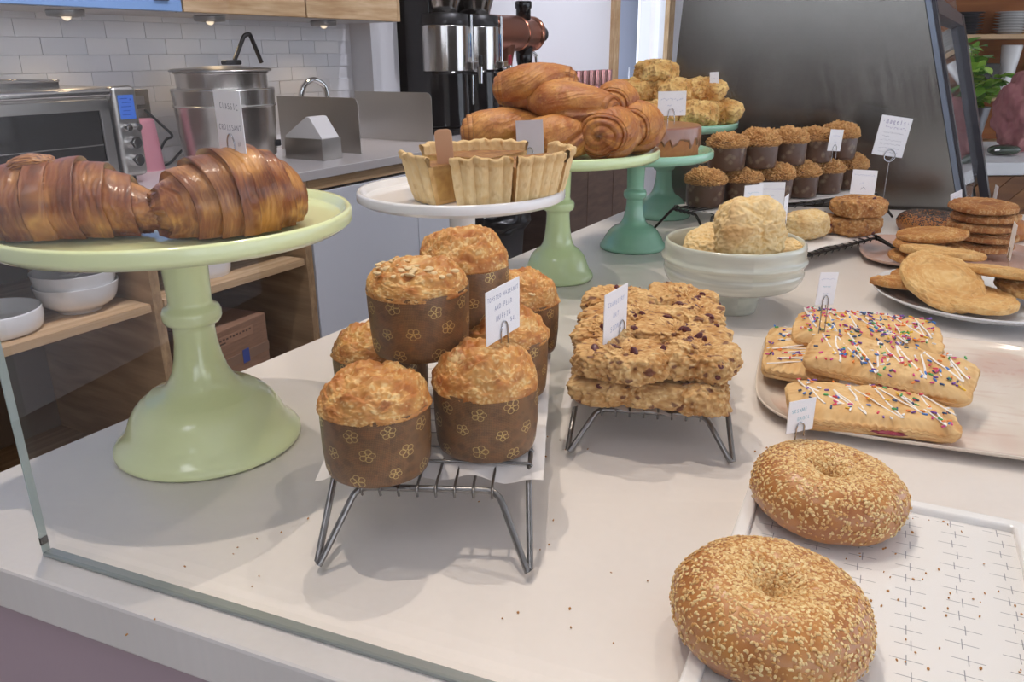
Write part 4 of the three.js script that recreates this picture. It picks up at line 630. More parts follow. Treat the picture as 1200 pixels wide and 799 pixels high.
{ const P0 = V(0.080, CT + 0.2075, -1.311);
  const R = [ // x, y(centre), z offsets, yaw, pitch, L, R, label
    [0.068, 0.040, 0.085, 68, 0, 0.075, 0.046, 'rolled pastry with its spiral end facing the tart stand, lowest beside the glazed cake', { flat: 0.86 }],
    [-0.09, 0.037, 0.035, 4, 0, 0.10, 0.045, 'rolled pastry lying lowest behind the wooden tag', { flat: 0.82 }],
    [-0.012, 0.034, 0.095, 8, 0, 0.075, 0.040, 'rolled pastry lying flat behind the blank side of the paper sign', { flat: 0.84 }],
    [0.118, 0.042, 0.015, 62, 0, 0.07, 0.045, 'rolled pastry resting on the rim beside the glazed cake', { flat: 0.9 }],
    [0.0, 0.038, -0.05, 15, 0, 0.12, 0.046, 'rolled pastry at the rear of the pale green stand', { flat: 0.84 }],
    [0.015, 0.078, 0.055, -30, -10, 0.115, 0.041, 'long rolled pastry with a dark filled end slanting across the top', { flat: 0.85, bend: 0.01 }],
    [0.088, 0.078, 0.005, 66, 6, 0.045, 0.036, 'curled pastry stacked on top beside the cheese scones', { flat: 0.95 }],
    [-0.04, 0.104, 0.0, -8, 4, 0.10, 0.043, 'golden folded pastry topping the heap', { flat: 0.8, bend: 0.02 }]];
  R.forEach(([x, y, z, yaw, pitch, L, r, label, o], i) => { const t = thing('rolled_pastry', label, 'pastry', P0.clone().add(V(x, y, z)), rad(yaw), 'rolled pastries'); t.rotation.z = rad(pitch); part('pastry', rollGeo(L, r, 4 + i * 6.1, o), crust({ roughness: 0.55, clearcoat: 0.1, clearcoatRoughness: 0.3 }), t); });
}
// ---- glazed cake
{ const t = thing('glazed_cake', 'round cake with dripping pinkish brown glaze on the jade stand', 'cake', V(0.256, CT + 0.1815, -1.520));
  part('sponge', surf(20, 120, (u, v) => { const a = v * 6.2832, y = u < 0.1 ? 0.0005 : Math.min(0.05, (u - 0.1) / 0.7 * 0.05), r = u < 0.1 ? 0.09 * u * 10 : u > 0.8 ? 0.093 * (1 - (u - 0.8) / 0.2) : 0.093; const n = fbm(Math.cos(a) * 12, y * 150, Math.sin(a) * 12, 3); return [r * Math.cos(a), y, r * Math.sin(a), ...mixc(lin(0x9b5a2c), lin(0xb87a44), clamp(0.5 + n))]; }), matte, t);
  part('glaze', surf(40, 200, (u, v) => { const a = v * 6.2832, ca = Math.cos(a), sa = Math.sin(a), drip = 0.018 + 0.03 * clamp(0.35 + 1.5 * noise(ca * 7, sa * 7, 3)); const th = 0.0035 * (1 - 0.3 * u); let r, y; if (u < 0.4) { r = 0.092 * u / 0.4; y = 0.0535 + 0.0008 * noise(ca * r * 60, sa * r * 60, 2); } else if (u < 0.55) { const q = (u - 0.4) / 0.15 * Math.PI / 2; r = 0.092 + 0.0045 * Math.sin(q); y = 0.049 + 0.0045 * Math.cos(q); } else { const q = (u - 0.55) / 0.45; y = 0.049 - drip * q; r = 0.0965 - (q > 0.85 ? (q - 0.85) * 0.025 : 0) + 0.0006 * noise(ca * 14, sa * 14, y * 40); } return [r * ca, y, r * sa, ...mixc(lin(0x9c6a55), lin(0x8a5842), clamp(0.5 + noise(ca * 4, y * 50, sa * 4)))]; }), crust({ roughness: 0.28, clearcoat: 0.5, clearcoatRoughness: 0.15, side: THREE.DoubleSide }), t);
}
// ---- cheese scones on the rear jade stand
{ const P0 = V(0.352, CT + 0.2065, -1.848);
  const g = [0, 1, 2].map((k) => blob(34, (x, y, z) => { const p = superell(x, y, z, 0.05, 0.028, 0.046, 2.6), n1 = fbm(x * 1.7 + k * 9, y * 1.7, z * 1.7, 4), n2 = noise(x * 9 + k, y * 9, z * 9), n3 = noise(x * 22, y * 22 + k, z * 22), s = 1 + 0.38 * n1 + 0.05 * n2 + 0.025 * n3; let c = mixc(lin(0xbd8238), lin(0xe8c680), clamp(0.55 + 1.6 * n1 + 0.3 * n2)); c = mixc(c, lin(0x9a5a2a), 0.6 * sst(0.15, 0.45, n2 + 0.3 * n1)); c = mixc(c, lin(0x6e7a3c), 0.8 * sst(0.54, 0.6, n3)); c = mixc(c, lin(0x9a5040), 0.8 * sst(0.52, 0.58, noise(x * 13 + 5, y * 13, z * 13 + k))); return [p[0] * s, Math.max(0.0005, 0.028 + p[1] * s), p[2] * s, ...c]; }));
  [[-0.10, 0, 0.03], [-0.035, 0, 0.085], [0.045, 0, 0.08], [0.105, 0, 0.03], [-0.08, 0, -0.06], [0.0, 0, -0.02], [0.09, 0, -0.055], [-0.075, 0.044, 0.015], [0.0, 0.046, 0.035], [0.07, 0.044, 0.015], [-0.02, 0.045, -0.045], [-0.03, 0.082, 0.005]].forEach(([x, y, z], i) => {
    const t = thing('cheese_scone', y === 0 ? 'golden herb-flecked scone in the bottom layer on the rear jade stand' : y < 0.1 ? 'golden herb-flecked scone in the second layer of the heap' : 'golden herb-flecked scone crowning the heap on the rear jade stand', 'scone', P0.clone().add(V(x, y, z)), i * 2.1, y === 0 ? 'herb scones, bottom layer' : y < 0.1 ? 'herb scones, second layer' : undefined); part('crumb', g[i % 3], matte, t); });
}
// ---- pale stoneware footed bowl with biscuits
{ const t = thing('footed_bowl', 'pale grey-white stoneware footed bowl holding biscuits', 'bowl', V(0.324, CT, -1.13));
  const g = lathe(spline2([[0.0, 0.004], [0.034, 0.002], [0.037, 0.0], [0.039, 0.004], [0.042, 0.02], [0.047, 0.033], [0.06, 0.038], [0.088, 0.043], [0.097, 0.052], [0.1, 0.062], [0.0985, 0.067], [0.1, 0.074], [0.1035, 0.08], [0.1, 0.086], [0.0995, 0.1], [0.0975, 0.105], [0.094, 0.104], [0.09, 0.09], [0.085, 0.06], [0.07, 0.05], [0.0, 0.048]], 120), 96), p = g.attributes.position;
  for (let i = 0; i < p.count; i++) { const x = p.getX(i), y = p.getY(i), z = p.getZ(i), a = Math.atan2(z, x), k = 1 + 0.012 * noise(Math.cos(a) * 1.6, Math.sin(a) * 1.6, y * 30); p.setXYZ(i, x * k, y + 0.0012 * noise(Math.cos(a) * 2, Math.sin(a) * 2, 5) * (y > 0.06 ? 1 : 0), z * k); } g.computeVertexNormals();
  part('bowl', g, mat(0xd6d8cc, 0.22, { clearcoat: 0.5, clearcoatRoughness: 0.12, map: dataTex(256, 256, (u, v) => { const k = 0.93 + 0.16 * fbm(u * 8, v * 26, 4, 4); return [k, k * (1 - 0.015 * noise(u * 5, v * 5, 1)), k * 0.985]; }) }), t); }
const biscuitGeo = (seed, a, b, c) => blob(44, (x, y, z) => { const p = superell(x, y, z, a, b, c, 2.7), n1 = fbm(x * 1.5 + seed, y * 1.5, z * 1.5, 4), n2 = fbm(x * 6 + seed, y * 9, z * 6, 3), n3 = noise(x * 30, y * 30, z * 30 + seed), s = 1 + 0.22 * n1 + 0.09 * n2 + 0.012 * n3; let cc = mixc(lin(0xd9b06c), lin(0xf0dcae), clamp(0.5 + 1.1 * n2 + 0.6 * n1)); cc = mixc(cc, lin(0xc08a44), 0.65 * sst(0.05, 0.4, n1 + 0.4 * n2)); return [p[0] * s, b + p[1] * s, p[2] * s, ...cc]; });
const bisc = (x, y, z, turn, seed, a, b, c, label, tx = 0, tz = 0) => { const t = thing('biscuit', label, 'biscuit', V(x, CT + y, z), turn, 'pale biscuits'); t.rotation.x = tx; t.rotation.z = tz; part('crumb', biscuitGeo(seed, a, b, c), matte, t); };
bisc(0.331, 0.074, -1.085, 0.3, 2, 0.049, 0.050, 0.036, 'large pale biscuit standing upright in the front of the bowl', -0.12);
bisc(0.287, 0.068, -1.135, 1.2, 7, 0.036, 0.026, 0.034, 'flat pale biscuit leaning on the bowl rim towards the jade stand', 0, 0.3);
bisc(0.390, 0.062, -1.13, 0.2, 11, 0.034, 0.022, 0.040, 'small pale biscuit carrying the edge-on sign in the bowl');
bisc(0.325, 0.062, -1.185, 2.2, 17, 0.045, 0.028, 0.038, 'pale biscuit lying at the rear of the bowl');
bisc(0.548, 0.0325, -1.456, 0.5, 23, 0.042, 0.026, 0.032, 'smooth pale biscuit on the low black rack');
const loose = (x, y, z, turn, k, a, b, c, label) => { const t = thing('fruit_scone', label, 'scone', V(x, CT + y, z), turn, 'fruit scones on the low black rack'); part('crumb', slabGeo(a, b, c, 3.6, 60 + k * 4.7, { amp: 0.006, freq: 80, jag: 0.005, lo: lin(0x9c5f2c), hi: lin(0xd0a062) }), matte, t); const f = part('fruit_pieces', berries(a, b, c, 9, 90 + k, 0.003, 0.006), berryMat, t); f.userData.kind = 'stuff'; };
loose(0.600, 0.0325, -1.512, 0.9, 0, 0.034, 0.018, 0.03, 'fruit scone lying behind the smooth pale biscuit');
loose(0.652, 0.0325, -1.49, 0.55, 1, 0.044, 0.018, 0.036, 'lower fruit scone of the pair at the end of the low black rack');
loose(0.656, 0.0665, -1.492, 0.35, 2, 0.047, 0.018, 0.037, 'upper fruit scone of the pair, carrying a square sign');

// ---- plates
function roundedPlate(hw, hd, n, rim, m) {
  return surf(60, 160, (u, v) => { const a = v * 6.28318, ca = Math.cos(a), sa = Math.sin(a), k = Math.pow(Math.pow(Math.abs(ca), n) + Math.pow(Math.abs(sa), n), -1 / n); let q, y; if (u < 0.55) { q = u / 0.55 * 0.86; y = 0.005; } else if (u < 0.8) { const w = (u - 0.55) / 0.25; q = 0.86 + 0.14 * w; y = 0.005 + (rim - 0.005) * w * w; } else if (u < 0.88) { const w = (u - 0.8) / 0.08; q = 1 + 0.012 * Math.sin(w * Math.PI); y = rim + 0.002 * Math.sin(w * Math.PI) - 0.004 * w; } else { const w = (u - 0.88) / 0.12; q = 1 - 0.30 * w; y = (rim - 0.004) * (1 - w) * (1 - w); if (w >= 1) q = 0.7; }
    const wob = 1 + 0.012 * noise(ca * 1.5, sa * 1.5, 4); const X = hw * k * q * ca * wob, Z = hd * k * q * sa * wob; const c = m(X, Z, q, y); return [X, Math.max(0.0004, y), Z, ...c]; });
}
const stone = crust({ roughness: 0.2, clearcoat: 0.5, clearcoatRoughness: 0.1, side: THREE.DoubleSide });
const pieTone = (X, Z, q) => { let c = mixc(lin(0xdccdbd), lin(0xe9e1d6), clamp(0.5 + fbm(X * 20, Z * 20, 2, 3))); const st = noise(X * 30 + Z * 6, Z * 160, 3); c = mixc(c, lin(0xcaa08f), clamp(0.55 * sst(0.05, 0.4, fbm(X * 9 + 4, Z * 9, 6, 3) + 0.1) + 0.25 * sst(0.2, 0.5, st)) * (q < 0.93 ? 1 : 0.2)); return c; };
{ const t = thing('stoneware_plate', 'large rounded square stoneware plate under the sprinkled hand pies', 'plate', V(0.462, CT, -0.815), rad(-20)); part('plate', roundedPlate(0.178, 0.165, 4.2, 0.014, pieTone), stone, t); }
{ const t = thing('stoneware_plate', 'pinkish stoneware plate under the stacked cookies by the poppy bagel', 'plate', V(0.80, CT, -1.42), rad(-20)); part('plate', roundedPlate(0.15, 0.125, 4, 0.014, (X, Z) => mixc(lin(0xd8b8a8), lin(0xc79f8f), clamp(0.5 + fbm(X * 14, Z * 14, 9, 3)))), stone, t); }
solid('dinner_plate', lathe(spline2([[0, 0.004], [0.07, 0.002], [0.075, 0.0], [0.08, 0.001], [0.085, 0.006], [0.12, 0.012], [0.142, 0.022], [0.145, 0.0245], [0.1425, 0.0255], [0.118, 0.0165], [0.085, 0.010], [0, 0.009]], 90), 96), mat(0xe9edf2, 0.15, { clearcoat: 0.5 }), 'round white plate under the pale sugar cookies', 'plate', V(0.69, CT, -1.125));
// ---- cookies
function cookieGeo(r, h, seed, lo, hi, crack) { return blob(36, (x, y, z) => { const q = Math.hypot(x, z), n1 = fbm(x * 2 + seed, z * 2, y + seed, 4), n2 = noise(x * 8 + seed, z * 8, y * 4), n3 = noise(x * 24, z * 24 + seed, y * 12), rr = r * (1 + 0.13 * fbm(x * 1.5 + seed, z * 1.5, 2, 3)); const e = Math.pow(q, 0.62); const cr = 1 - Math.abs(noise(x * 3.6 + seed, z * 3.6, seed)) * 2; const cracks = crack * sst(0.82, 1, cr); const Y = h / 2 * (1 + Math.sign(y) * Math.pow(Math.abs(y), 0.55)) + (y > 0 ? 0.0042 * n1 + 0.0012 * n2 + 0.0006 * n3 - 0.0016 * cracks : 0); const k = q > 1e-6 ? e / q : 0; let c = mixc(lo, hi, clamp(0.5 + 1.1 * n1 + 0.35 * n2)); c = mixc(c, lin(0xf0d9a4), 0.35 * sst(0.2, 0.5, n3 + n1)); c = mixc(c, lin(0xe6c68e), 0.35 * cracks); c = mixc(c, lin(0x9c6228), 0.35 * sst(0.25, 0.5, n2)); return [x * k * rr * (1 + 0.02 * n2), Y, z * k * rr * (1 + 0.02 * n2), ...c]; }); }
const pale = [0, 1].map((k) => cookieGeo(0.060, 0.017, 3 + k * 8, lin(0xc89252), lin(0xe0b878), 1)), brownC = [0, 1].map((k) => cookieGeo(0.056, 0.015, 30 + k * 8, lin(0xa5652c), lin(0xc9924e), 1)), oatC = [0, 1].map((k) => cookieGeo(0.056, 0.017, 60 + k * 8, lin(0x8f5326), lin(0xbd8248), 1.5));
const cookie = (g, x, y, z, turn, tx, tz, label, group) => { const t = thing('cookie', label, 'cookie', V(x, CT + y, z), turn, group); t.rotation.set(tx, turn, tz, 'YXZ'); part('crumb', g, matte, t); return t; };
cookie(pale[0], 0.655, 0.019, -1.085, 0, 0.04, -0.03, 'pale sugar cookie lying flat at the front of the white plate');
cookie(pale[1], 0.772, 0.024, -1.115, 1, 0.05, 0.04, 'pale sugar cookie lying flat on the white plate, farther along than the leaning ones');
cookie(brownC[0], 0.60, 0.024, -1.150, 2, 0.1, -0.12, 'browner cookie peeking out from under the leaning sugar cookie');
cookie(pale[1], 0.618, 0.042, -1.105, 0.3, 0.52, 0.05, 'pale sugar cookie leaning against the stack, showing its whole face');
cookie(pale[0], 0.722, 0.043, -1.135, 1.9, 0.18, -0.12, 'pale sugar cookie carrying the edge-on sign');
const gL = 'browned cookies stacked behind the leaning one', gR = 'dark oat cookies stacked by the poppy bagel';
[[0.652, 0.020, -1.195, 0.02], [0.662, 0.038, -1.20, 0.10], [0.668, 0.056, -1.205, 0.16]].forEach(([x, y, z, q], i) => cookie(i === 2 ? pale[0] : brownC[i % 2], x, y, z, i * 1.4, q, 0.05, 'browned cookie in the stack between the leaning cookie and the poppy bagel', gL));
[[0.715, 0.016, -1.345, 0.02], [0.722, 0.033, -1.35, 0.05], [0.735, 0.050, -1.365, 0.09]].forEach(([x, y, z, q], i) => cookie(brownC[i % 2], x, y, z, i * 2.2, q, 0.02, 'flat golden cookie in the stack on the pinkish plate', 'golden cookies on the pinkish plate'));
[0, 1, 2, 3, 4].forEach((i) => cookie(oatC[i % 2], 0.862 + [0, 0.004, -0.004, 0.002, -0.006][i], 0.015 + i * 0.0175, -1.435, i * 1.7, 0.02, 0.02, 'dark oat cookie in the tall stack on the pinkish plate', gR));
// ---- bagels
function bagelGeo(R, r, seed, flat, lo, hi) { return surf(150, 90, (u, v) => { const a = u * 6.28318, b = v * 6.28318, ca = Math.cos(a), sa = Math.sin(a), cb = Math.cos(b), sb = Math.sin(b), n = fbm(ca * 1.4 + seed, sa * 1.4, cb * 0.7 + sb, 3), n2 = noise(ca * 9 + seed, sa * 9, cb * 4 + sb * 3); const rr = r * (1 + 0.13 * n + 0.012 * n2); let y = rr * sb * flat; if (y < -r * flat * 0.72) y = -r * flat * 0.72 - 0.1 * (-r * flat * 0.72 - y); const q = R + rr * cb; let c = mixc(lo, hi, clamp(0.5 + 1.2 * n + 0.3 * n2 )); return [q * ca, y + r * flat * 0.74, q * sa, ...c]; }); }
function seedsOn(geo, n, s, m, minY, seed) { // seeds baked on the crust
  srand(seed); const p = geo.attributes.position, nn = geo.attributes.normal, g = new THREE.IcosahedronGeometry(s, 1); g.scale(0.62, 0.36, 1); const im = new THREE.InstancedMesh(g, m, n), d = new THREE.Object3D(), col = new THREE.Color();
  for (let i = 0; i < n; ) { const k = Math.floor(rnd(p.count)); if (p.getY(k) < minY || rnd() > 0.35 + 0.65 * sst(minY, minY + 0.02, p.getY(k))) { continue; } const N = V(nn.getX(k), nn.getY(k), nn.getZ(k)); d.position.set(p.getX(k) + rnd(-0.0012, 0.0012), p.getY(k), p.getZ(k) + rnd(-0.0012, 0.0012)).addScaledVector(N, s * 0.12); d.up.set(0, 1, 0); d.quaternion.setFromUnitVectors(V(0, 1, 0), N); d.rotateY(rnd(6.28)); d.scale.setScalar(rnd(0.8, 1.2)); d.updateMatrix(); im.setMatrixAt(i, d.matrix); const t = rnd(); col.setRGB(...mixc(lin(0xc98f45), lin(0xf0d9a0), t)); im.setColorAt(i, col); i++; }
  im.castShadow = im.receiveShadow = true; return im; }
function bagel(name, label, x, y, z, turn, tx, tz, R, r, flat, seed, n) {
  const t = thing(name, label, 'bagel', V(x, CT + y, z), turn, 'sesame bagels on the patterned tray'); t.rotation.set(tx, turn, tz, 'YXZ');
  const g = bagelGeo(R, r, seed, flat, lin(0x9a5520), lin(0xc98a42)); part('crust', g, crust({ roughness: 0.36, clearcoat: 0.4, clearcoatRoughness: 0.25 }), t);
  const s = seedsOn(g, n, 0.00135, mat(0xffffff, 0.5), 0.006, seed + 2); s.name = 'sesame_seeds'; s.userData.kind = 'stuff'; t.add(s); return t; }
bagel('sesame_bagel', 'sesame bagel at the tray end toward the glass screen', 0.160, 0.0095, -0.413, 0.6, 0.05, -0.03, 0.0325, 0.0285, 0.92, 4, 8500);
bagel('sesame_bagel', 'sesame bagel carrying the sesame sign, at the tray end toward the hand pies', 0.250, 0.0115, -0.556, 2.0, 0.06, 0.02, 0.0325, 0.027, 0.92, 12, 8500);
{ const t = thing('poppy_bagel', 'poppy seed bagel in front of the steel case beside the cookie stacks', 'bagel', V(0.885, CT + 0.001, -1.665), 0.2); const g = bagelGeo(0.038, 0.026, 33, 0.85, lin(0xa05c24), lin(0xc88a48)); part('crust', g, crust({ roughness: 0.45 }), t); const s = seedsOn(g, 4200, 0.0016, mat(0x2b2a2c, 0.5), 0.017, 5); for (let i = 0; i < s.count; i++) s.setColorAt(i, new THREE.Color(1, 1, 1)); s.name = 'poppy_seeds'; s.userData.kind = 'stuff'; t.add(s); }
{ const t = thing('poppy_bagel', 'plain browned bagel beside the poppy seed one under the small tilted sign', 'bagel', V(0.985, CT + 0.001, -1.60), 1.2); part('crust', bagelGeo(0.038, 0.026, 53, 0.85, lin(0x9a5520), lin(0xb87838)), crust({ roughness: 0.45 }), t); }
// ---- patterned tray
{ const tex = canvasTex(1024, 1536, (c, w, h) => { c.fillStyle = '#eceae8'; c.fillRect(0, 0, w, h); c.strokeStyle = 'rgba(105,108,118,0.75)'; c.lineWidth = 2.6; for (let j = 0; j < 19; j++) for (let i = 0; i < 6; i++) { const x = 120 + i * 160 + (j % 2) * 14, y = 80 + j * 78; c.beginPath(); c.moveTo(x - 48, y); c.lineTo(x + 48, y); c.moveTo(x, y - 26); c.lineTo(x, y + 26); c.stroke(); } });
  const t = thing('patterned_tray', 'white rectangular porcelain tray printed with small grey crosses', 'tray', V(0.246, CT, -0.444), rad(-25));
  const w = 0.205, l = 0.295, rr = (W_, L_, R_) => { const s = new THREE.Shape(), a = W_ / 2, b = L_ / 2; s.moveTo(-a + R_, -b); s.lineTo(a - R_, -b); s.quadraticCurveTo(a, -b, a, -b + R_); s.lineTo(a, b - R_); s.quadraticCurveTo(a, b, a - R_, b); s.lineTo(-a + R_, b); s.quadraticCurveTo(-a, b, -a, b - R_); s.lineTo(-a, -b + R_); s.quadraticCurveTo(-a, -b, -a + R_, -b); return s; };
  const rim = rr(w, l, 0.012); rim.holes.push(rr(w - 0.014, l - 0.014, 0.008));
  const rg = new THREE.ExtrudeGeometry(rim, { depth: 0.007, bevelEnabled: true, bevelSize: 0.0022, bevelThickness: 0.0025, bevelSegments: 4, curveSegments: 10 }); rg.rotateX(-Math.PI / 2); rg.translate(0, 0.003, 0);
  const fg = new THREE.ExtrudeGeometry(rr(w - 0.004, l - 0.004, 0.01), { depth: 0.004, bevelEnabled: false, curveSegments: 10 }); fg.rotateX(-Math.PI / 2); fg.translate(0, 0.0025, 0);
  { const p = fg.attributes.position, uv = fg.attributes.uv; for (let i = 0; i < p.count; i++) uv.setXY(i, p.getX(i) / w + 0.5, 0.5 - p.getZ(i) / l); }
  part('rim', rg, mat(0xf1f0ef, 0.14, { clearcoat: 0.5 }), t); part('printed_base', fg, mat(0xffffff, 0.16, { map: tex, clearcoat: 0.4 }), t); }
// ---- sprinkled hand pies
function pieGeo(a, b, c, seed) { return blob(44, (x, y, z) => { const p = superell(x, y, z, a, b, c, 7), ex = Math.abs(p[0]) / a, ez = Math.abs(p[2]) / c, e = Math.max(ex, ez), along = ex > ez ? p[2] : p[0]; const n1 = fbm(p[0] * 42 + seed, p[1] * 42, p[2] * 42, 4), n2 = noise(p[0] * 260 + seed, p[1] * 260, p[2] * 260), lay = noise(p[0] * 20, p[1] * 330 + seed, p[2] * 20); const crimp = sst(0.84, 0.93, e) * (0.5 + 0.5 * Math.sin(along * 2 * Math.PI / 0.0075)); let py = p[1] * (1 - 0.42 * sst(0.72, 0.95, e)) - (y > 0 ? 0.0018 * crimp : 0) + 0.0042 * n1 + 0.0006 * n2; const side = sst(0.9, 0.97, e); let col = mixc(lin(0xcf9c5c), lin(0xebcb94), clamp(0.55 + 1.1 * n1 + 0.2 * n2)); col = mixc(col, lin(0xb77a3c), clamp(0.6 * sst(0.2, 0.5, n1) + side * 0.6 * sst(-0.05, 0.35, lay) + 0.25 * sst(0.1, 0.5, n2))); return [p[0] * (1 + 0.05 * n1) + side * 0.0016 * lay, b + py, p[2] * (1 + 0.05 * n1) + side * 0.0016 * lay, ...col]; }); }
function drizzle(a, c, y, seed) { srand(seed); const L = []; const n = 13; const pts = []; for (let i = 0; i <= n; i++) { const q = -0.9 + 1.8 * i / n; pts.push([clamp(q + (i % 2 ? 0.18 : -0.18), -0.92, 0.92) * a + rnd(-0.007, 0.007), y, (i % 2 ? rnd(0.35, 0.92) : -rnd(0.35, 0.92)) * c]); } const P = []; for (let i = 0; i < n; i++) for (let k = 0; k < 5; k++) { const t = k / 5; P.push([pts[i][0] + (pts[i + 1][0] - pts[i][0]) * t + 0.0025 * noise(i + t * 3, seed, 1), y - 0.0028 * sst(0.6, 1, Math.max(Math.abs(pts[i][2] + (pts[i + 1][2] - pts[i][2]) * t) / c, Math.abs(pts[i][0]) / a)) + 0.0004 * rnd(), pts[i][2] + (pts[i + 1][2] - pts[i][2]) * t]); } const g = tube(P, 0.0011, 220, 6), q = g.attributes.position; for (let i = 0; i < q.count; i++) q.setY(i, y + (q.getY(i) - y) * 0.55); g.computeVertexNormals(); return g; }
const sprinkleCols = [0xe04a5a, 0x3f7fd0, 0xf2c531, 0x4aa65a, 0x7a4aa8, 0xf08a3a, 0xf4f0ee, 0xd9468c, 0x34507a].map(lin);
const sprG = new THREE.CapsuleGeometry(0.00105, 0.003, 3, 6).rotateZ(Math.PI / 2), sprM = mat(0xffffff, 0.35), iceM = mat(0xf5f0ea, 0.35);
function sprinkles(a, c, y, n, seed) { srand(seed); const im = new THREE.InstancedMesh(sprG, sprM, n), d = new THREE.Object3D(), col = new THREE.Color(); for (let i = 0; i < n; i++) { let x = rnd(-0.9, 0.9), z = rnd(-0.9, 0.9); if (noise(x * 4 + seed, z * 4, 1) < -0.15) { x = rnd(-0.9, 0.9); z = rnd(-0.9, 0.9); } d.position.set(x * a, y + 0.0008 + rnd(0.0008) - 0.0035 * sst(0.7, 0.95, Math.max(Math.abs(x), Math.abs(z))), z * c); d.rotation.set(0, rnd(6.28), rnd(-0.3, 0.3)); d.updateMatrix(); im.setMatrixAt(i, d.matrix); col.setRGB(...sprinkleCols[Math.floor(rnd(9))]); im.setColorAt(i, col); } im.name = 'sprinkles'; im.userData.kind = 'stuff'; im.castShadow = im.receiveShadow = true; return im; }
function handPie(label, x, y, z, turn, tx, tz, a, c, seed, n) { const b = 0.0125, t = thing('hand_pie', label, 'hand pie', V(x, CT + y, z), turn, 'iced hand pies with sprinkles'); t.rotation.set(tx, turn, tz, 'YXZ'); part('pastry', pieGeo(a, b, c, seed), matte, t); part('icing', drizzle(a, c, 2 * b + 0.0003, seed + 1), iceM, t); t.add(sprinkles(a, c, 2 * b, n, seed + 2));
  const j = part('jam', blob(8, (X, Y, Z) => { const k = 1 + 0.5 * noise(X * 3 + seed, Y * 3, Z * 3); return [a * 0.15 + X * a * 0.22 * k, b * 0.95 + Y * 0.0022 * k, c * 0.955 + Z * 0.005, ...lin(0x8a1f36)]; }), crust({ roughness: 0.3 }), t); return t; }
handPie('browner hand pie with few sprinkles at the plate edge toward the scones', 0.340, 0.012, -0.872, rad(70), 0.02, 0.0, 0.076, 0.042, 3, 60);
handPie('hand pie lying rearmost under the sprinkle-heavy one', 0.452, 0.012, -0.945, rad(-20), 0, 0.0, 0.080, 0.050, 9, 230);
handPie('hand pie with thick sprinkles stacked in the middle of the heap', 0.418, 0.033, -0.885, rad(-24), 0.10, 0.02, 0.080, 0.046, 15, 230);
handPie('hand pie slanting across the front of the heap with jam at its edge', 0.398, 0.034, -0.782, rad(-32), 0.26, -0.07, 0.082, 0.036, 21, 140);
handPie('hand pie lying lowest at the plate edge beside the sesame sign', 0.356, 0.010, -0.722, rad(-14), 0.08, -0.02, 0.078, 0.040, 27, 80);

// ---------------------------------------------------------------- handwritten signs on wire picks
function scrawl(c, n, x, y, size, col, seed) { srand(seed); c.strokeStyle = col; c.lineWidth = Math.max(1, size * 0.09); let p = x - n * size * 0.33; for (let i = 0; i < n; i++) { const w = size * 0.66; c.beginPath(); c.moveTo(p + rnd(w * 0.2), y + rnd(-0.35, 0.35) * size); c.quadraticCurveTo(p + rnd(w), y + rnd(-0.5, 0.5) * size, p + w * rnd(0.5, 0.9), y + rnd(-0.35, 0.35) * size); c.stroke(); p += w; } }
function penLine(c, txt, x, y, size, col, seed, slant = 0) { if (txt[0] === '~') { scrawl(c, txt.length, x, y, size, col, seed); return; } srand(seed); c.fillStyle = col; c.textAlign = 'center'; c.textBaseline = 'middle'; const n = txt.length, w = size * 0.66; for (let i = 0; i < n; i++) { c.save(); c.translate(x + (i - (n - 1) / 2) * w + rnd(-1.5, 1.5), y + rnd(-2.5, 2.5) + slant * (i - n / 2)); c.rotate(rnd(-0.12, 0.12)); c.scale(0.86, 1); c.font = `${size}px sans-serif`; c.fillText(txt[i], 0, 0); c.restore(); } }
const cardM = mat(0xf3f2f4, 0.75), pickM = mat(0xb5b5b8, 0.2, { metalness: 1 });
// x, h, z: foot of the pick; ch: height of the card's middle; yaw, roll, lean in degrees
function sign(label, x, h, z, ch, w, hh, yaw, roll, lean, lines, o = {}) {
  const t = thing('price_sign', label, 'sign', V(x, CT + h, z), rad(yaw), 'handwritten signs'); const cy = ch - h, bot = cy - hh / 2;
  const cx = o.dx || 0;
  const c = part('card', new THREE.BoxGeometry(w, hh, 0.0006), o.mat || cardM, t); c.position.set(cx, cy, 0); c.rotation.set(rad(lean), 0, rad(roll));
  if (lines) { const W_ = Math.max(64, Math.round(w * 7000)), H_ = Math.round(W_ * hh / w); const tx = canvasTex(W_, H_, (g) => { g.fillStyle = '#f4f3f6'; g.fillRect(0, 0, W_, H_); for (const [s, fy, fs, col, fx = 0.5, sl = 0] of lines) penLine(g, s, W_ * fx, H_ * fy, W_ * fs, col, s.length * 7 + Math.round(fy * 100), sl); }); part('lettering', new THREE.PlaneGeometry(w, hh), mat(0xffffff, 0.75, { map: tx }), c).position.z = 0.0005; }
  const r = 0.00065, g = Math.min(0.006, w * 0.16), up = bot + hh * 0.30;
  if (o.ring) part('pick', merge([path([[0, 0, 0.002], [0, bot - 0.012, 0.002]], 0.0012, 0.002, 6), new THREE.TorusGeometry(0.013, 0.0012, 8, 32).translate(0, bot + 0.001, 0.002), new THREE.TorusGeometry(0.011, 0.0012, 8, 32).translate(0, bot + 0.001, -0.002)]), pickM, t);
  else part('pick', merge([tube([[-g, 0, 0.0012], [-g * 0.95, bot * 0.9, 0.0012], [-g * 0.8, up - hh * 0.1, 0.0014], [0, up, 0.0014], [g * 0.8, up - hh * 0.1, 0.0014], [g * 0.95, bot * 0.95, 0.0012], [g, bot * 0.35, 0.0012]], r, 48, 6), tube([[-g * 0.8, bot * 0.9, -0.0012], [-g * 0.4, up * 0.96, -0.0012], [g * 0.4, up * 0.96, -0.0012], [g * 0.8, bot * 0.9, -0.0012]], r, 24, 6)]), pickM, t);
  return t; }
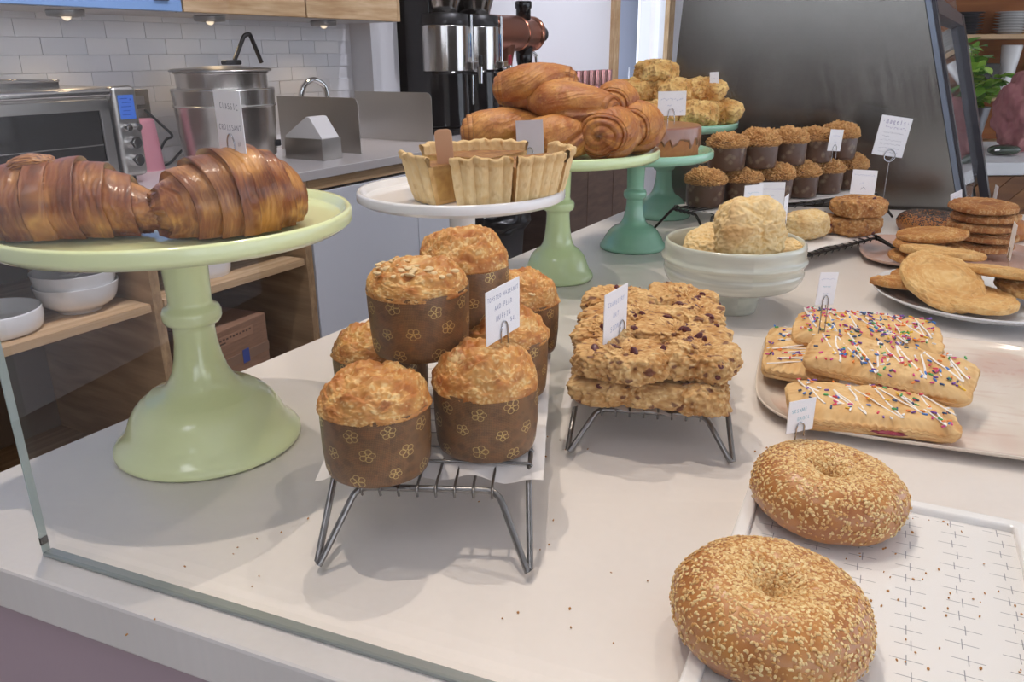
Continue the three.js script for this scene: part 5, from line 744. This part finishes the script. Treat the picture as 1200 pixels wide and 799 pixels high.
const ink = '#6a6f96', teal = '#6aa5b8', faint = '#9aa6c8', mauve = '#8a7aa6', grey = '#70707e';
sign('tall paper sign reading classic croissant', -0.226, 0.285, -0.662, 0.310, 0.040, 0.048, -42, 0, 0, [['CLASSIC', 0.26, 0.155, grey, 0.54, 1], ['CROISSANT', 0.60, 0.148, grey, 0.5, 0.5], ['00', 0.86, 0.10, grey, 0.8]]);
sign('tilted paper sign on a muffin for toasted hazelnut and pear', -0.007, 0.120, -0.598, 0.169, 0.055, 0.043, 62, 0, 0, [['TOASTED HAZELNUT', 0.17, 0.088, ink, 0.5], ['AND PEAR', 0.37, 0.10, ink, 0.5], ['MUFFIN', 0.58, 0.11, ink, 0.5], ['$4.', 0.74, 0.10, ink, 0.8]]);
sign('tilted paper sign reading cranberry oat scone', 0.107, 0.070, -0.738, 0.124, 0.052, 0.050, 58, 0, 0, [['CRANBERRY', 0.25, 0.12, faint], ['OAT', 0.5, 0.13, faint], ['SCONE', 0.76, 0.14, faint]], { dx: -0.014 });
sign('small paper sign reading sesame bagel', 0.240, 0.054, -0.600, 0.075, 0.0275, 0.029, 22, 0, 0, [['SESAME', 0.32, 0.15, teal, 0.4, -1], ['BAGEL', 0.58, 0.15, teal, 0.6, -1]]);
sign('small upright paper sign on the sprinkled hand pies', 0.357, 0.036, -0.866, 0.107, 0.0235, 0.038, 14, -3, 0, [['~~~~~~~~~', 0.2, 0.13, faint, 0.5, -1], ['~~~~', 0.43, 0.17, teal], ['~~~', 0.64, 0.16, faint], ['~~', 0.84, 0.12, faint, 0.7]]);
sign('narrow edge-on paper sign stuck in a pale sugar cookie', 0.745, 0.055, -1.16, 0.093, 0.034, 0.052, 66, 0, 0, [['~~~~~', 0.3, 0.15, ink], ['~~~~~~', 0.6, 0.15, ink]]);
sign('small tilted paper sign stuck in the poppy seed bagel', 0.930, 0.040, -1.66, 0.070, 0.033, 0.026, 24, 14, 0, [['~~~~~', 0.4, 0.16, ink], ['~~~~~', 0.68, 0.14, ink]]);
sign('edge-on paper sign before the dark frame of the case', 0.98, 0.046, -1.61, 0.078, 0.030, 0.05, 70, 0, 0, [['~~~~~', 0.4, 0.16, ink]]);
sign('large paper sign headed bagels on a tall ring stand', 0.842, 0, -1.80, 0.182, 0.072, 0.085, 4, -8, 0, [['·Bagels·', 0.14, 0.17, mauve], ['~~~~~~~~~~', 0.29, 0.105, mauve, 0.55], ['~~~~~~~~~~~~~~~', 0.41, 0.068, grey], ['~~~~~', 0.51, 0.072, grey, 0.3], ['~~~~~~~~~~~~~~~~~', 0.60, 0.062, grey], ['~~~~~~~~~~~~~~~', 0.70, 0.068, grey], ['~~~~~~~~~~~~~~~~~', 0.80, 0.06, grey], ['~~~~~~~~~~~~~~~~', 0.90, 0.06, grey]], { ring: 1 });
sign('square paper sign stuck in the upper fruit scone', 0.660, 0.098, -1.497, 0.129, 0.047, 0.045, 2, -4, -6, [['~~~~~~~~~~~', 0.22, 0.115, faint], ['~~', 0.56, 0.15, faint, 0.42]]);
sign('narrow edge-on paper sign stuck in a biscuit in the bowl', 0.397, 0.100, -1.145, 0.140, 0.034, 0.05, 62, 0, 0, [['~~~~~~~', 0.35, 0.15, ink], ['~~', 0.65, 0.14, ink]]);
sign('paper sign turned toward the jade stand behind the biscuits', 0.435, 0.045, -1.43, 0.116, 0.043, 0.040, 26, 0, 0, [['~~~~~~~', 0.35, 0.13, teal], ['~~', 0.7, 0.13, teal]]);
sign('paper sign facing the glass screen behind the biscuits', 0.478, 0.035, -1.46, 0.113, 0.046, 0.046, -4, 1, 0, [['~~~~~~~~~~~', 0.28, 0.12, mauve, 0.55], ['~~~~~', 0.52, 0.13, grey, 0.4], ['~~', 0.82, 0.09, grey, 0.3]]);
sign('small paper sign on the upper row of crumb-topped muffins', 0.682, 0.139, -1.71, 0.184, 0.031, 0.044, 14, -4, 0, [['~~~~~~', 0.3, 0.15, faint], ['~~', 0.6, 0.15, faint]]);
sign('square paper sign stuck in the glazed cake', 0.288, 0.230, -1.475, 0.274, 0.050, 0.042, -2, 1, 0, [['~~~~~~~~~~', 0.33, 0.12, faint, 0.5], ['~~', 0.58, 0.13, faint, 0.42], ['~~', 0.82, 0.10, faint, 0.85]]);
sign('narrow paper sign on the heap of herb scones', 0.440, 0.250, -1.80, 0.300, 0.019, 0.039, -8, 4, 0, [['~~~~~', 0.35, 0.2, ink], ['~~', 0.65, 0.2, ink]]);
sign('blank-backed paper sign in front of the rolled pastries', 0.028, 0.195, -1.175, 0.243, 0.040, 0.054, -14, 3, 0, null, { mat: mat(0xc9c0c4, 0.8) });
{ const t = thing('wooden_tag', 'plain rounded wooden tag stuck between the tart slices', 'tag', V(-0.072, CT + 0.20, -0.935), rad(-5)); const s = new THREE.Shape(); s.moveTo(-0.0095, 0); s.lineTo(0.0095, 0); s.lineTo(0.0095, 0.073); s.quadraticCurveTo(0.0095, 0.079, 0.003, 0.079); s.lineTo(-0.003, 0.079); s.quadraticCurveTo(-0.0095, 0.079, -0.0095, 0.073); s.lineTo(-0.0095, 0); part('tag', new THREE.ExtrudeGeometry(s, { depth: 0.0018, bevelEnabled: true, bevelSize: 0.0004, bevelThickness: 0.0004, bevelSegments: 1 }), mat(0xc89a78, 0.7), t); t.rotation.z = rad(4); }
// ---- crumbs fallen on the counter and the tray
{ srand(77); const im = new THREE.InstancedMesh(new THREE.IcosahedronGeometry(0.0014, 0), mat(0xb9803f, 0.8), 120), d = new THREE.Object3D();
  const areas = [[0.29, 0.26, -0.47, 0.09, 62], [0.25, 0.25, -0.66, 0.03, 14], [0.05, 0.05, -0.50, 0.10, 8], [0.05, 0.10, -0.60, 0.12, 10], [0.25, 0.30, -0.95, 0.15, 14], [-0.2, -0.15, -0.5, 0.08, 12]]; let i = 0;
  for (const [x0, , z0, sp, n] of areas) for (let k = 0; k < n; k++) { const x = x0 + rnd(-sp, sp) * 0.7, z = z0 + rnd(-sp, sp); const onTray = x0 === 0.29; d.position.set(x, CT + (onTray ? 0.0075 : 0.001), z); d.rotation.set(rnd(6), rnd(6), rnd(6)); d.scale.set(rnd(0.3, 0.9), rnd(0.25, 0.5), rnd(0.3, 0.9)); d.updateMatrix(); im.setMatrixAt(i++, d.matrix); }
  im.name = 'crumbs'; im.userData = { kind: 'stuff', label: 'golden crumbs and seeds scattered over counter and tray', category: 'crumbs' }; im.castShadow = im.receiveShadow = true; scene.add(im); }

scene.traverse((o) => { if (o.isMesh) { o.castShadow = true; o.receiveShadow = true; } });
renderer.render(scene, camera);
